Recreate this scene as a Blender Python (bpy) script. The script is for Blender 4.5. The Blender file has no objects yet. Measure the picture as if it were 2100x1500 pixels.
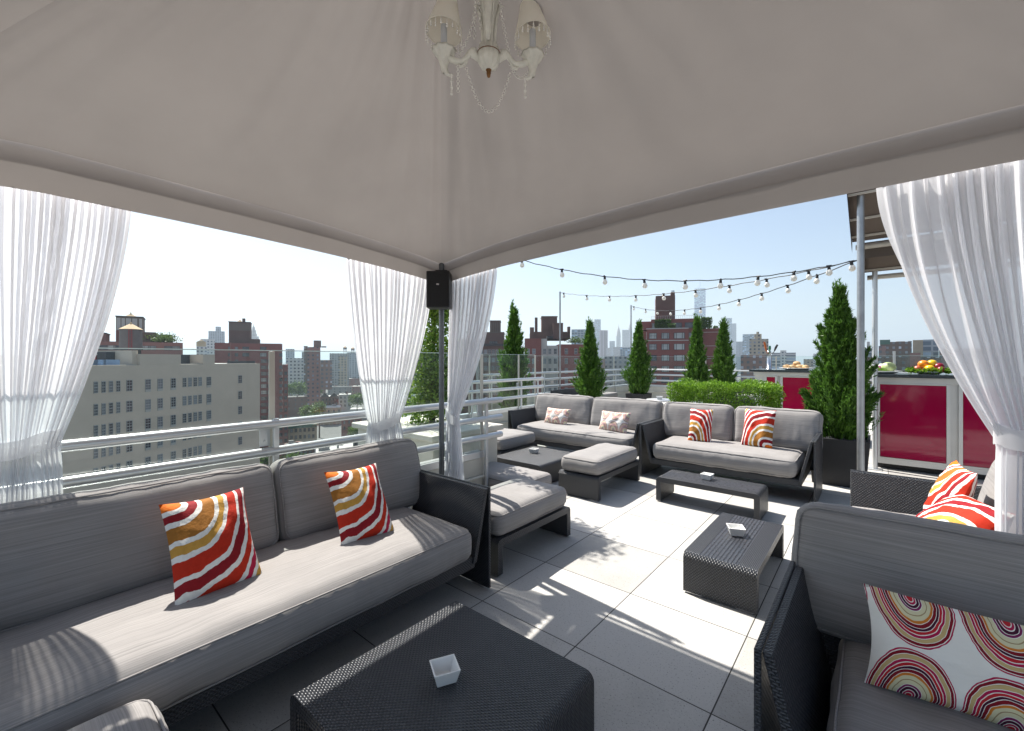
import bpy, math, random
import numpy as np
from mathutils import Vector, Matrix, noise as mnoise
R = math.radians
rnd = random.Random(7)
sc = bpy.context.scene
col = sc.collection

# ------------------------------------------------------------------ survey of the place
TILE = .61
CAM = Vector((1.705, -1.778, 1.369)); YAW = R(129.9); F = 890.; CX = 1050.; HY = 737.
FW = Vector((math.cos(YAW), math.sin(YAW), 0)); RT = Vector((math.sin(YAW), -math.cos(YAW), 0))
def ray(px, py): return FW + RT*((px-CX)/F) + Vector((0, 0, (HY-py)/F))
def at(px, py, d): return CAM + ray(px, py)*d
def onz(px, py, z):
    r = ray(px, py); return CAM + r*((z-CAM.z)/r.z)
def onY(px, py, Y):
    r = ray(px, py); return CAM + r*((Y-CAM.y)/r.y)
STREET = -46.

# ------------------------------------------------------------------ object helpers
def tag(o, label=None, cat=None, group=None, kind=None):
    if label: o['label'] = label
    if cat: o['category'] = cat
    if group: o['group'] = group
    if kind: o['kind'] = kind
    return o
def empty(name, loc=(0, 0, 0), rz=0, label=None, cat=None, group=None):
    o = bpy.data.objects.new(name, None); col.objects.link(o)
    o.location = loc; o.rotation_euler = (0, 0, rz); o.empty_display_size = .1
    return tag(o, label, cat, group)
def copy_tree(o, parent=None):
    c = o.copy(); col.objects.link(c)
    if parent: c.parent = parent
    for ch in list(o.children): copy_tree(ch, c)
    return c

class MB:
    def __init__(s): s.v = []; s.f = []; s.m = []; s.sm = []; s.uv = []
    def add(s, vs, fs, m=0, smooth=False, uvs=None):
        b = len(s.v); s.v += [tuple(p) for p in vs]
        for k, f in enumerate(fs):
            s.f.append([b+i for i in f]); s.m.append(m); s.sm.append(smooth)
            s.uv.append(uvs[k] if uvs else None)
        return s
    def box(s, a, b, m=0, M=None):
        x0, y0, z0 = a; x1, y1, z1 = b
        vs = [Vector(p) for p in ((x0,y0,z0),(x1,y0,z0),(x1,y1,z0),(x0,y1,z0),(x0,y0,z1),(x1,y0,z1),(x1,y1,z1),(x0,y1,z1))]
        if M is not None: vs = [M @ v for v in vs]
        return s.add(vs, [(0,3,2,1),(4,5,6,7),(0,1,5,4),(1,2,6,5),(2,3,7,6),(3,0,4,7)], m)
    def tube(s, pts, r, n=10, m=0, caps=True, closed=False):
        pts = [Vector(p) for p in pts]; N = len(pts)
        rs = r if isinstance(r, (list, tuple)) else [r]*N
        rings = []; up = None
        for i, p in enumerate(pts):
            if closed: t = pts[(i+1) % N]-pts[i-1]
            else: t = pts[min(i+1, N-1)]-pts[max(i-1, 0)]
            t.normalize()
            if up is None: up = Vector((0,0,1)) if abs(t.z) < .9 else Vector((1,0,0))
            a = t.cross(up)
            if a.length < 1e-5: a = t.orthogonal()
            a.normalize(); up = a.cross(t).normalized()
            rings.append([p+(a*math.cos(2*math.pi*k/n)+up*math.sin(2*math.pi*k/n))*rs[i] for k in range(n)])
        vs = [q for g in rings for q in g]; fs = []
        for i in range(N if closed else N-1):
            j = (i+1) % N
            for k in range(n): fs.append((i*n+k, i*n+(k+1) % n, j*n+(k+1) % n, j*n+k))
        s.add(vs, fs, m, True)
        if caps and not closed:
            s.add(rings[0], [tuple(reversed(range(n)))], m); s.add(rings[-1], [tuple(range(n))], m)
        return s
    def lathe(s, prof, c=(0,0,0), n=20, m=0, M=None, flute=0, nf=0, smooth=True):
        c = Vector(c); vs = []; fs = []
        for r, z in prof:
            for k in range(n):
                a = 2*math.pi*k/n; rr = r*(1+(flute*math.cos(nf*a) if nf else 0))
                p = Vector((rr*math.cos(a), rr*math.sin(a), z))
                vs.append((M @ p if M is not None else p)+c)
        for i in range(len(prof)-1):
            for k in range(n): fs.append((i*n+k, i*n+(k+1) % n, (i+1)*n+(k+1) % n, (i+1)*n+k))
        return s.add(vs, fs, m, smooth)
    def ball(s, c, r, n=12, k=8, m=0, sq=(1,1,1)):
        c = Vector(c); prof = [(max(1e-5, math.sin(math.pi*i/k)), -math.cos(math.pi*i/k)) for i in range(k+1)]
        return s.lathe([(a*r, b*r) for a, b in prof], c, n, m, Matrix.Diagonal((sq[0], sq[1], sq[2])))
    def grid(s, fn, nu, nv, m=0, smooth=True, uv=None):
        vs = [fn(i/nu, j/nv) for j in range(nv+1) for i in range(nu+1)]; fs = []; us = []
        for j in range(nv):
            for i in range(nu):
                fs.append((j*(nu+1)+i, j*(nu+1)+i+1, (j+1)*(nu+1)+i+1, (j+1)*(nu+1)+i))
                if uv: us.append([uv(a/nu, b/nv) for a, b in ((i,j),(i+1,j),(i+1,j+1),(i,j+1))])
        return s.add(vs, fs, m, smooth, us if uv else None)
    def build(s, name, mats, parent=None, loc=None, bevel=0, seg=2):
        me = bpy.data.meshes.new(name); me.from_pydata(s.v, [], s.f)
        for mt in (mats if isinstance(mats, (list, tuple)) else [mats]): me.materials.append(mt)
        me.polygons.foreach_set('material_index', s.m); me.polygons.foreach_set('use_smooth', s.sm)
        ul = me.uv_layers.new(name='UVMap'); buf = np.zeros(len(me.loops)*2, dtype=np.float32); k = 0
        V = s.v
        for f, u in zip(s.f, s.uv):
            if u is None:
                p = [V[i] for i in f]
                nx = ny = nz = 0.
                for a, b in zip(p, p[1:]+p[:1]):
                    nx += (a[1]-b[1])*(a[2]+b[2]); ny += (a[2]-b[2])*(a[0]+b[0]); nz += (a[0]-b[0])*(a[1]+b[1])
                nx, ny, nz = abs(nx), abs(ny), abs(nz)
                if nz >= nx and nz >= ny: u = [(q[0], q[1]) for q in p]
                elif ny >= nx: u = [(q[0], q[2]) for q in p]
                else: u = [(q[1], q[2]) for q in p]
            for q in u: buf[k] = q[0]; buf[k+1] = q[1]; k += 2
        ul.data.foreach_set('uv', buf); me.update()
        o = bpy.data.objects.new(name, me); col.objects.link(o)
        if parent: o.parent = parent
        if loc is not None: o.location = loc
        if bevel:
            b = o.modifiers.new('bevel', 'BEVEL'); b.width = bevel; b.segments = seg; b.limit_method = 'ANGLE'; b.harden_normals = False
        return o

def pieces(mb, name, mats, parent=None, bevel=0):
    """build every loose piece of a shape as a part of its own"""
    par = list(range(len(mb.v)))
    def find(i):
        while par[i] != i: par[i] = par[par[i]]; i = par[i]
        return i
    for f in mb.f:
        for i in f[1:]: par[find(i)] = find(f[0])
    key = {}
    for i, p in enumerate(mb.v):                            # weld coincident points (caps of tubes)
        k = tuple(round(x, 5) for x in p)
        if k in key: par[find(i)] = find(key[k])
        else: key[k] = i
    groups = {}
    for k, f in enumerate(mb.f): groups.setdefault(find(f[0]), []).append(k)
    res = []
    for ks in groups.values():
        q = MB(); used = {}
        for k in ks:
            fl = []
            for i in mb.f[k]:
                if i not in used: used[i] = len(q.v); q.v.append(mb.v[i])
                fl.append(used[i])
            q.f.append(fl); q.m.append(mb.m[k]); q.sm.append(mb.sm[k]); q.uv.append(mb.uv[k])
        res.append(q.build(name, mats, parent, bevel=bevel))
    return res

# ------------------------------------------------------------------ materials
def mat(name):
    m = bpy.data.materials.new(name); m.use_nodes = True; nt = m.node_tree
    for n in list(nt.nodes): nt.nodes.remove(n)
    return m, nt
def N(nt, t, **kw):
    n = nt.nodes.new(t)
    for k, v in kw.items():
        if k == 'ins':
            for a, b in v.items(): n.inputs[a].default_value = b
        else: setattr(n, k, v)
    return n
def L(nt, a, b): nt.links.new(a, b)
def c4(c): return (c[0], c[1], c[2], 1)
def out(nt, sh):
    o = N(nt, 'ShaderNodeOutputMaterial'); L(nt, sh, o.inputs[0])
def math_(nt, op, a, b=None):
    n = N(nt, 'ShaderNodeMath', operation=op)
    for i, x in enumerate((a, b)):
        if x is None: continue
        if isinstance(x, (int, float)): n.inputs[i].default_value = x
        else: L(nt, x, n.inputs[i])
    return n.outputs[0]
def ramp(nt, fac, stops, interp='LINEAR'):
    r = N(nt, 'ShaderNodeValToRGB'); cr = r.color_ramp; cr.interpolation = interp
    while len(cr.elements) > 1: cr.elements.remove(cr.elements[-1])
    cr.elements[0].position = stops[0][0]; cr.elements[0].color = c4(stops[0][1])
    for p, c in stops[1:]:
        e = cr.elements.new(min(1, p)); e.color = c4(c)
    L(nt, fac, r.inputs[0]); return r.outputs[0]
def coords(nt, kind='UV', scale=(1,1,1), rot=(0,0,0)):
    t = N(nt, 'ShaderNodeTexCoord'); mp = N(nt, 'ShaderNodeMapping'); mp.inputs['Scale'].default_value = scale; mp.inputs['Rotation'].default_value = rot
    L(nt, t.outputs[kind], mp.inputs[0]); return mp.outputs[0]
def nz(nt, vec, scale, detail=3, rough=.55):
    n = N(nt, 'ShaderNodeTexNoise', ins={'Scale': scale, 'Detail': detail, 'Roughness': rough})
    L(nt, vec, n.inputs['Vector']); return n.outputs['Fac']
def bump(nt, h, strength=.3, dist=.01):
    b = N(nt, 'ShaderNodeBump', ins={'Strength': strength, 'Distance': dist}); L(nt, h, b.inputs['Height']); return b.outputs[0]
def plain(name, c, rough=.5, metal=0, var=.12, vs=6., spec=.5, bmp=0, coord='Object', scale=(1,1,1)):
    m, nt = mat(name); p = N(nt, 'ShaderNodeBsdfPrincipled', ins={'Roughness': rough, 'Metallic': metal, 'Specular IOR Level': spec})
    f = nz(nt, coords(nt, coord, scale), vs)
    cc = ramp(nt, f, [(.25, [x*(1-var) for x in c]), (.75, [min(1, x*(1+var)) for x in c])])
    L(nt, cc, p.inputs['Base Color'])
    if bmp: L(nt, bump(nt, f, bmp), p.inputs['Normal'])
    out(nt, p.outputs[0]); return m
def wicker(name, base, rough=.33, w=.017, h=.0085, ribs=False):
    m, nt = mat(name); v = coords(nt, 'UV')
    p = N(nt, 'ShaderNodeBsdfPrincipled', ins={'Specular IOR Level': .6})
    sep = N(nt, 'ShaderNodeSeparateXYZ'); L(nt, v, sep.inputs[0])
    x, y = sep.outputs[0], sep.outputs[1]
    if ribs:
        fy = math_(nt, 'FRACT', math_(nt, 'MULTIPLY', y, 1/.021))
        hh = math_(nt, 'SINE', math_(nt, 'MULTIPLY', fy, math.pi))
        fx = math_(nt, 'SINE', math_(nt, 'MULTIPLY', math_(nt, 'FRACT', math_(nt, 'MULTIPLY', x, 1/.006)), math.pi))
        hh = math_(nt, 'ADD', math_(nt, 'POWER', hh, .6), math_(nt, 'MULTIPLY', fx, .12))
    else:
        row = math_(nt, 'FLOOR', math_(nt, 'MULTIPLY', y, 1/h))
        off = math_(nt, 'MULTIPLY', math_(nt, 'MODULO', row, 2.), .5)
        fx = math_(nt, 'FRACT', math_(nt, 'ADD', math_(nt, 'MULTIPLY', x, 1/w), off))
        fy = math_(nt, 'FRACT', math_(nt, 'MULTIPLY', y, 1/h))
        a = math_(nt, 'POWER', math_(nt, 'SINE', math_(nt, 'MULTIPLY', fx, math.pi)), .7)
        b = math_(nt, 'POWER', math_(nt, 'SINE', math_(nt, 'MULTIPLY', fy, math.pi)), .5)
        hh = math_(nt, 'MULTIPLY', a, b)
    n2 = nz(nt, coords(nt, 'UV', (30, 90, 1)), 1.)
    cc = ramp(nt, hh, [(0, [c*.12 for c in base]), (.35, [c*.75 for c in base]), (1, [c*1.35 for c in base])])
    mx = N(nt, 'ShaderNodeMixRGB', blend_type='MULTIPLY', ins={0: .5}); L(nt, cc, mx.inputs[1])
    L(nt, ramp(nt, n2, [(.3, (.55, .55, .55)), (.7, (1.25, 1.25, 1.25))]), mx.inputs[2])
    L(nt, mx.outputs[0], p.inputs['Base Color'])
    L(nt, ramp(nt, n2, [(.2, (rough*.8,)*3), (.8, (rough*1.3,)*3)]), p.inputs['Roughness'])
    L(nt, bump(nt, hh, .7, .005), p.inputs['Normal'])
    out(nt, p.outputs[0]); return m
def fabric(name, a, b, sx=5., sy=260., bmp=.12):
    m, nt = mat(name); p = N(nt, 'ShaderNodeBsdfPrincipled', ins={'Roughness': .85, 'Specular IOR Level': .25, 'Sheen Weight': .1})
    f1 = nz(nt, coords(nt, 'UV', (sx, sy, 1)), 1., 2, .6); f2 = nz(nt, coords(nt, 'UV', (sx*.4, sy*.28, 1)), 1., 2, .6)
    f3 = nz(nt, coords(nt, 'Object'), 5., 3)
    f = math_(nt, 'ADD', math_(nt, 'MULTIPLY', f1, .55), math_(nt, 'MULTIPLY', f2, .45))
    cc = ramp(nt, f, [(.33, a), (.66, b)])
    mx = N(nt, 'ShaderNodeMixRGB', blend_type='MULTIPLY', ins={0: .35}); L(nt, cc, mx.inputs[1])
    L(nt, ramp(nt, f3, [(.3, (.8, .8, .8)), (.7, (1.1, 1.1, 1.1))]), mx.inputs[2]); L(nt, mx.outputs[0], p.inputs['Base Color'])
    f4 = nz(nt, coords(nt, 'Object', (1, 1, 1)), 14., 2)
    hh = math_(nt, 'ADD', math_(nt, 'MULTIPLY', f, .25), math_(nt, 'MULTIPLY', f4, .8))
    L(nt, bump(nt, hh, bmp, .02), p.inputs['Normal']); out(nt, p.outputs[0]); return m
def cloth(name, c, trans, sheer=0., var=.06, bmp=.15, bs=3.):
    m, nt = mat(name)
    f = nz(nt, coords(nt, 'Object'), bs, 4)
    cc = ramp(nt, f, [(.3, [x*(1-var) for x in c]), (.7, [min(1, x*(1+var)) for x in c])])
    d = N(nt, 'ShaderNodeBsdfDiffuse'); t = N(nt, 'ShaderNodeBsdfTranslucent'); L(nt, cc, d.inputs[0]); L(nt, cc, t.inputs[0])
    if bmp:
        b = bump(nt, f, bmp, .05); L(nt, b, d.inputs['Normal'])
    mx = N(nt, 'ShaderNodeMixShader', ins={0: trans}); L(nt, d.outputs[0], mx.inputs[1]); L(nt, t.outputs[0], mx.inputs[2]); o = mx.outputs[0]
    if sheer:
        tr = N(nt, 'ShaderNodeBsdfTransparent'); m2 = N(nt, 'ShaderNodeMixShader', ins={0: sheer}); L(nt, o, m2.inputs[1]); L(nt, tr.outputs[0], m2.inputs[2]); o = m2.outputs[0]
    out(nt, o); return m
def foliage(name, dark, light, scale=3., trans=.3):
    m, nt = mat(name); g = N(nt, 'ShaderNodeNewGeometry')
    f = nz(nt, coords(nt, 'Object'), scale, 3); f2 = g.outputs['Random Per Island']
    ff = math_(nt, 'ADD', math_(nt, 'MULTIPLY', f, .55), math_(nt, 'MULTIPLY', f2, .45))
    cc = ramp(nt, ff, [(.25, dark), (.75, light)])
    p = N(nt, 'ShaderNodeBsdfPrincipled', ins={'Roughness': .5, 'Specular IOR Level': .35}); L(nt, cc, p.inputs['Base Color'])
    t = N(nt, 'ShaderNodeBsdfTranslucent'); L(nt, cc, t.inputs[0])
    mx = N(nt, 'ShaderNodeMixShader', ins={0: trans}); L(nt, p.outputs[0], mx.inputs[1]); L(nt, t.outputs[0], mx.inputs[2]); out(nt, mx.outputs[0]); return m
def glassy(name, tint=(.93, .97, .96), refl=.9):
    m, nt = mat(name); tr = N(nt, 'ShaderNodeBsdfTransparent', ins={0: c4(tint)}); g = N(nt, 'ShaderNodeBsdfGlossy', ins={0: c4((refl,)*3), 'Roughness': .01})
    fr = N(nt, 'ShaderNodeFresnel', ins={0: 1.42}); ge = N(nt, 'ShaderNodeNewGeometry'); mx = N(nt, 'ShaderNodeMixShader'); L(nt, math_(nt, 'MULTIPLY', fr.outputs[0], math_(nt, 'SUBTRACT', 1., ge.outputs['Backfacing'])), mx.inputs[0]); L(nt, tr.outputs[0], mx.inputs[1]); L(nt, g.outputs[0], mx.inputs[2]); out(nt, mx.outputs[0]); return m
def wallmat(name, c, var=.12, brick=True, win=None, wc=(.05, .06, .08), pitch=(3., 3.2), frac=(.45, .5), c2=None):
    """masonry; win=True weaves a grid of small far-off windows into the pattern"""
    m, nt = mat(name); p = N(nt, 'ShaderNodeBsdfPrincipled', ins={'Roughness': .85, 'Specular IOR Level': .2})
    f = nz(nt, coords(nt, 'Object'), .35, 5, .65); f2 = nz(nt, coords(nt, 'UV', (1., 9., 1)), 1.3, 3)
    ff = math_(nt, 'ADD', math_(nt, 'MULTIPLY', f, .6), math_(nt, 'MULTIPLY', f2, .4))
    cc = ramp(nt, ff, [(.3, [x*(1-var) for x in c]), (.7, [min(1, x*(1+var)) for x in (c2 or c)])])
    if win:
        sep = N(nt, 'ShaderNodeSeparateXYZ'); L(nt, coords(nt, 'UV'), sep.inputs[0])
        fx = math_(nt, 'FRACT', math_(nt, 'MULTIPLY', sep.outputs[0], 1/pitch[0])); fy = math_(nt, 'FRACT', math_(nt, 'MULTIPLY', sep.outputs[1], 1/pitch[1]))
        k = math_(nt, 'MULTIPLY', math_(nt, 'LESS_THAN', fx, frac[0]), math_(nt, 'LESS_THAN', fy, frac[1]))
        geo = N(nt, 'ShaderNodeNewGeometry'); sn = N(nt, 'ShaderNodeSeparateXYZ'); L(nt, geo.outputs['Normal'], sn.inputs[0])
        k = math_(nt, 'MULTIPLY', k, math_(nt, 'LESS_THAN', math_(nt, 'ABSOLUTE', sn.outputs[2]), .5))
        wn = N(nt, 'ShaderNodeTexWhiteNoise', noise_dimensions='2D'); cv = N(nt, 'ShaderNodeCombineXYZ')
        L(nt, math_(nt, 'FLOOR', math_(nt, 'MULTIPLY', sep.outputs[0], 1/pitch[0])), cv.inputs[0]); L(nt, math_(nt, 'FLOOR', math_(nt, 'MULTIPLY', sep.outputs[1], 1/pitch[1])), cv.inputs[1]); L(nt, cv.outputs[0], wn.inputs['Vector'])
        wcol = ramp(nt, wn.outputs['Value'], [(.5, wc), (1., [min(1, x*4+.06) for x in wc])])
        mx = N(nt, 'ShaderNodeMixRGB'); L(nt, k, mx.inputs[0]); L(nt, cc, mx.inputs[1]); L(nt, wcol, mx.inputs[2]); cc = mx.outputs[0]
    L(nt, cc, p.inputs['Base Color']); out(nt, p.outputs[0]); return m
def tilemat():
    m, nt = mat('paver'); p = N(nt, 'ShaderNodeBsdfPrincipled', ins={'Roughness': .75, 'Specular IOR Level': .3})
    sep = N(nt, 'ShaderNodeSeparateXYZ'); L(nt, coords(nt, 'Object'), sep.inputs[0])
    ks = []; ids = []
    for i in (0, 1):
        q = math_(nt, 'MULTIPLY', sep.outputs[i], 1/TILE); r = math_(nt, 'ROUND', q)
        ks.append(math_(nt, 'ABSOLUTE', math_(nt, 'SUBTRACT', q, r))); ids.append(math_(nt, 'FLOOR', q))
    dmin = math_(nt, 'MINIMUM', ks[0], ks[1])
    gap = math_(nt, 'LESS_THAN', dmin, .0045)
    sp = nz(nt, coords(nt, 'Object'), 130., 2, .7); spk = math_(nt, 'GREATER_THAN', sp, .635)
    sp2 = nz(nt, coords(nt, 'Object'), 90., 2, .7)
    big = nz(nt, coords(nt, 'Object'), 2.4, 6, .7)
    wn = N(nt, 'ShaderNodeTexWhiteNoise', noise_dimensions='2D'); cv = N(nt, 'ShaderNodeCombineXYZ'); L(nt, ids[0], cv.inputs[0]); L(nt, ids[1], cv.inputs[1]); L(nt, cv.outputs[0], wn.inputs['Vector'])
    t = math_(nt, 'ADD', math_(nt, 'MULTIPLY', big, .5), math_(nt, 'ADD', math_(nt, 'MULTIPLY', wn.outputs['Value'], .38), math_(nt, 'MULTIPLY', sp2, .25)))
    cc = ramp(nt, t, [(.32, (.33, .322, .305)), (.66, (.48, .47, .45))])
    mx = N(nt, 'ShaderNodeMixRGB', ins={2: (.15, .145, .14, 1)}); L(nt, math_(nt, 'MULTIPLY', spk, .75), mx.inputs[0]); L(nt, cc, mx.inputs[1])
    m2 = N(nt, 'ShaderNodeMixRGB', ins={2: (.045, .043, .04, 1)}); L(nt, gap, m2.inputs[0]); L(nt, mx.outputs[0], m2.inputs[1]); L(nt, m2.outputs[0], p.inputs['Base Color'])
    hgt = math_(nt, 'ADD', math_(nt, 'MULTIPLY', sp, .2), math_(nt, 'MINIMUM', math_(nt, 'MULTIPLY', dmin, 60), 1.))
    L(nt, bump(nt, hgt, .35, .004), p.inputs['Normal']); out(nt, p.outputs[0]); return m
WH = (.80, .78, .73)
def rainbow(name):
    m, nt = mat(name); p = N(nt, 'ShaderNodeBsdfPrincipled', ins={'Roughness': .8, 'Specular IOR Level': .2})
    v = coords(nt, 'UV'); nn = nz(nt, v, 3.2, 3)
    sep = N(nt, 'ShaderNodeSeparateXYZ'); L(nt, v, sep.inputs[0])
    a = math_(nt, 'POWER', math_(nt, 'ABSOLUTE', sep.outputs[0]), 3.4); b = math_(nt, 'POWER', math_(nt, 'ABSOLUTE', sep.outputs[1]), 2.2)
    d = math_(nt, 'POWER', math_(nt, 'ADD', a, b), 1/3.4)
    d = math_(nt, 'ADD', d, math_(nt, 'MULTIPLY', math_(nt, 'SUBTRACT', nn, .5), .09))
    d = math_(nt, 'MULTIPLY', d, .79)
    org = (.72, .16, .012); dr = (.26, .012, .018); br = (.34, .14, .025); gd = (.55, .30, .06); rd = (.50, .03, .012); mg = (.47, .018, .06)
    st = [(0, org), (.17, WH), (.225, dr), (.30, WH), (.345, br), (.45, WH), (.485, gd), (.54, WH), (.575, rd), (.665, WH), (.695, dr), (.75, WH), (.78, rd), (.83, WH), (.855, mg), (.885, WH), (.91, gd), (.94, WH), (.965, org)]
    cc = ramp(nt, d, st, 'CONSTANT')
    n2 = nz(nt, v, 14., 4); mx = N(nt, 'ShaderNodeMixRGB', blend_type='MULTIPLY', ins={0: .4}); L(nt, cc, mx.inputs[1]); L(nt, ramp(nt, n2, [(.3, (.7, .7, .7)), (.7, (1.15, 1.15, 1.15))]), mx.inputs[2])
    L(nt, mx.outputs[0], p.inputs['Base Color']); L(nt, bump(nt, nz(nt, v, 7., 3), .25, .03), p.inputs['Normal']); out(nt, p.outputs[0]); return m
def ovals(name, fade=0.):
    m, nt = mat(name); p = N(nt, 'ShaderNodeBsdfPrincipled', ins={'Roughness': .8, 'Specular IOR Level': .2})
    v = coords(nt, 'UV'); nn = nz(nt, v, 4., 3); sep = N(nt, 'ShaderNodeSeparateXYZ'); L(nt, v, sep.inputs[0])
    y = sep.outputs[1]; topr = math_(nt, 'GREATER_THAN', y, .5)
    x = math_(nt, 'ADD', math_(nt, 'MULTIPLY', sep.outputs[0], 2.6), math_(nt, 'MULTIPLY', topr, -.05))
    cu = math_(nt, 'MULTIPLY', math_(nt, 'SUBTRACT', math_(nt, 'FRACT', x), .5), 2.02)
    dv = math_(nt, 'MULTIPLY', math_(nt, 'MINIMUM', y, math_(nt, 'SUBTRACT', 1., y)), 1/.5)
    e = math_(nt, 'POWER', math_(nt, 'ADD', math_(nt, 'POWER', math_(nt, 'ABSOLUTE', cu), 2.1), math_(nt, 'POWER', dv, 2.1)), .476)
    e = math_(nt, 'ADD', e, math_(nt, 'MULTIPLY', math_(nt, 'SUBTRACT', nn, .5), .14))
    e = math_(nt, 'MULTIPLY', e, .95)
    k = lambda c: tuple(x*(1-fade)+w*fade for x, w in zip(c, WH))
    mg = k((.42, .012, .07)); dr = k((.22, .01, .02)); tn = k((.55, .40, .18)); og = k((.6, .2, .03)); bk = k((.06, .01, .03)); ol = k((.35, .26, .14)); pr = k((.2, .02, .1)); rd = k((.5, .02, .03)); cr = k((.66, .62, .40))
    st = [(0, rd), (.06, WH), (.075, mg), (.115, WH), (.13, bk), (.18, WH), (.195, pr), (.235, WH), (.25, cr), (.325, ol), (.345, cr), (.42, og), (.465, WH), (.478, dr), (.54, WH), (.552, bk), (.595, WH), (.607, rd), (.66, WH), (.672, mg), (.72, WH), (.732, tn), (.805, WH), (.817, dr), (.872, WH), (.89, mg), (.915, WH)]
    cc = ramp(nt, e, st, 'CONSTANT'); L(nt, cc, p.inputs['Base Color'])
    L(nt, bump(nt, nz(nt, v, 6., 3), .25, .03), p.inputs['Normal']); out(nt, p.outputs[0]); return m

M = {}
M['weave'] = wicker('dark_weave', (.024, .027, .034), .34, .0165, .0082)
M['ribs'] = wicker('ribbed_weave', (.030, .032, .038), .28, ribs=True)
M['fabric'] = fabric('grey_fabric', (.20, .19, .187), (.335, .32, .31), 3., 420.)
M['tile'] = tilemat()
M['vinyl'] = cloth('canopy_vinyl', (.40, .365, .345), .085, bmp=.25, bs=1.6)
M['welt'] = cloth('canopy_welt', (.62, .58, .55), .2, bmp=0)
M['sheer'] = cloth('sheer_voile', (.90, .90, .92), .55, .19, var=.03, bmp=0)
M['band'] = cloth('voile_band', (.84, .84, .86), .45, .2, var=.03, bmp=0)
M['alu'] = plain('white_aluminium', (.60, .61, .62), .3, .55, .05, 3.)
M['steel'] = plain('galvanised_steel', (.36, .37, .38), .4, .75, .15, 9.)
M['darksteel'] = plain('dark_steel', (.15, .16, .17), .4, .6, .2, 12.)
M['chrome'] = plain('brushed_chrome', (.62, .62, .63), .22, 1., .06, 30.)
M['glass'] = glassy('clear_glass'); M['edge'] = plain('glass_edge_glint', (.62, .74, .72), .15, 0, .03)  # edge: pale opaque colour paints the bright refracted line of the glass
M['cream'] = plain('cream_paint', (.56, .53, .46), .6, 0, .1, 5.)
M['blackpl'] = plain('black_plastic', (.012, .012, .013), .5, 0, .2, 40.)
M['ceramic'] = plain('white_ceramic', (.80, .80, .78), .18, 0, .03)
M['rain'] = rainbow('rainbow_print'); M['oval'] = ovals('oval_print'); M['ovalp'] = ovals('pale_oval_print', .25)
M['terra'] = ovals('terracotta_oval_print', .2)
M['juni'] = foliage('juniper_needles', (.022, .07, .010), (.13, .27, .035), 5., .3)
M['hedge'] = foliage('hedge_leaves', (.06, .15, .010), (.25, .43, .04), 7., .4)
M['vine'] = foliage('vine_leaves', (.045, .12, .015), (.26, .38, .05), 5., .35)
M['cityleaf'] = foliage('street_tree_leaves', (.035, .085, .015), (.16, .25, .04), .35, .25)
M['bark'] = plain('bark', (.09, .065, .045), .9, 0, .3, 20.)
M['soil'] = plain('planter_black', (.018, .018, .02), .6, 0, .2, 9.)
M['antique'] = plain('antique_white_resin', (.74, .72, .64), .45, 0, .14, 30.)
M['shade'] = cloth('shade_silk', (.95, .90, .80), .28, bmp=0)
M['bead'] = plain('crystal_beads', (.85, .82, .76), .06, 0, .15, 60., 1.)
M['candle'] = plain('candle_sleeve', (.62, .64, .68), .5, 0, .04)
M['gold'] = plain('aged_gold', (.22, .10, .03), .45, .4, .3, 50.)

# ------------------------------------------------------------------ the terrace floor
fb = MB()
for a, b in (((-1.02, -6), (7, 1.32)), ((-3.3, 1.32), (7, 5.0)), ((-4.9, 5.0), (7, 12.6))):
    fb.box((a[0], a[1], -.25), (b[0], b[1], 0))
tag(fb.build('terrace_floor', M['tile']), kind='structure')

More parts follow.
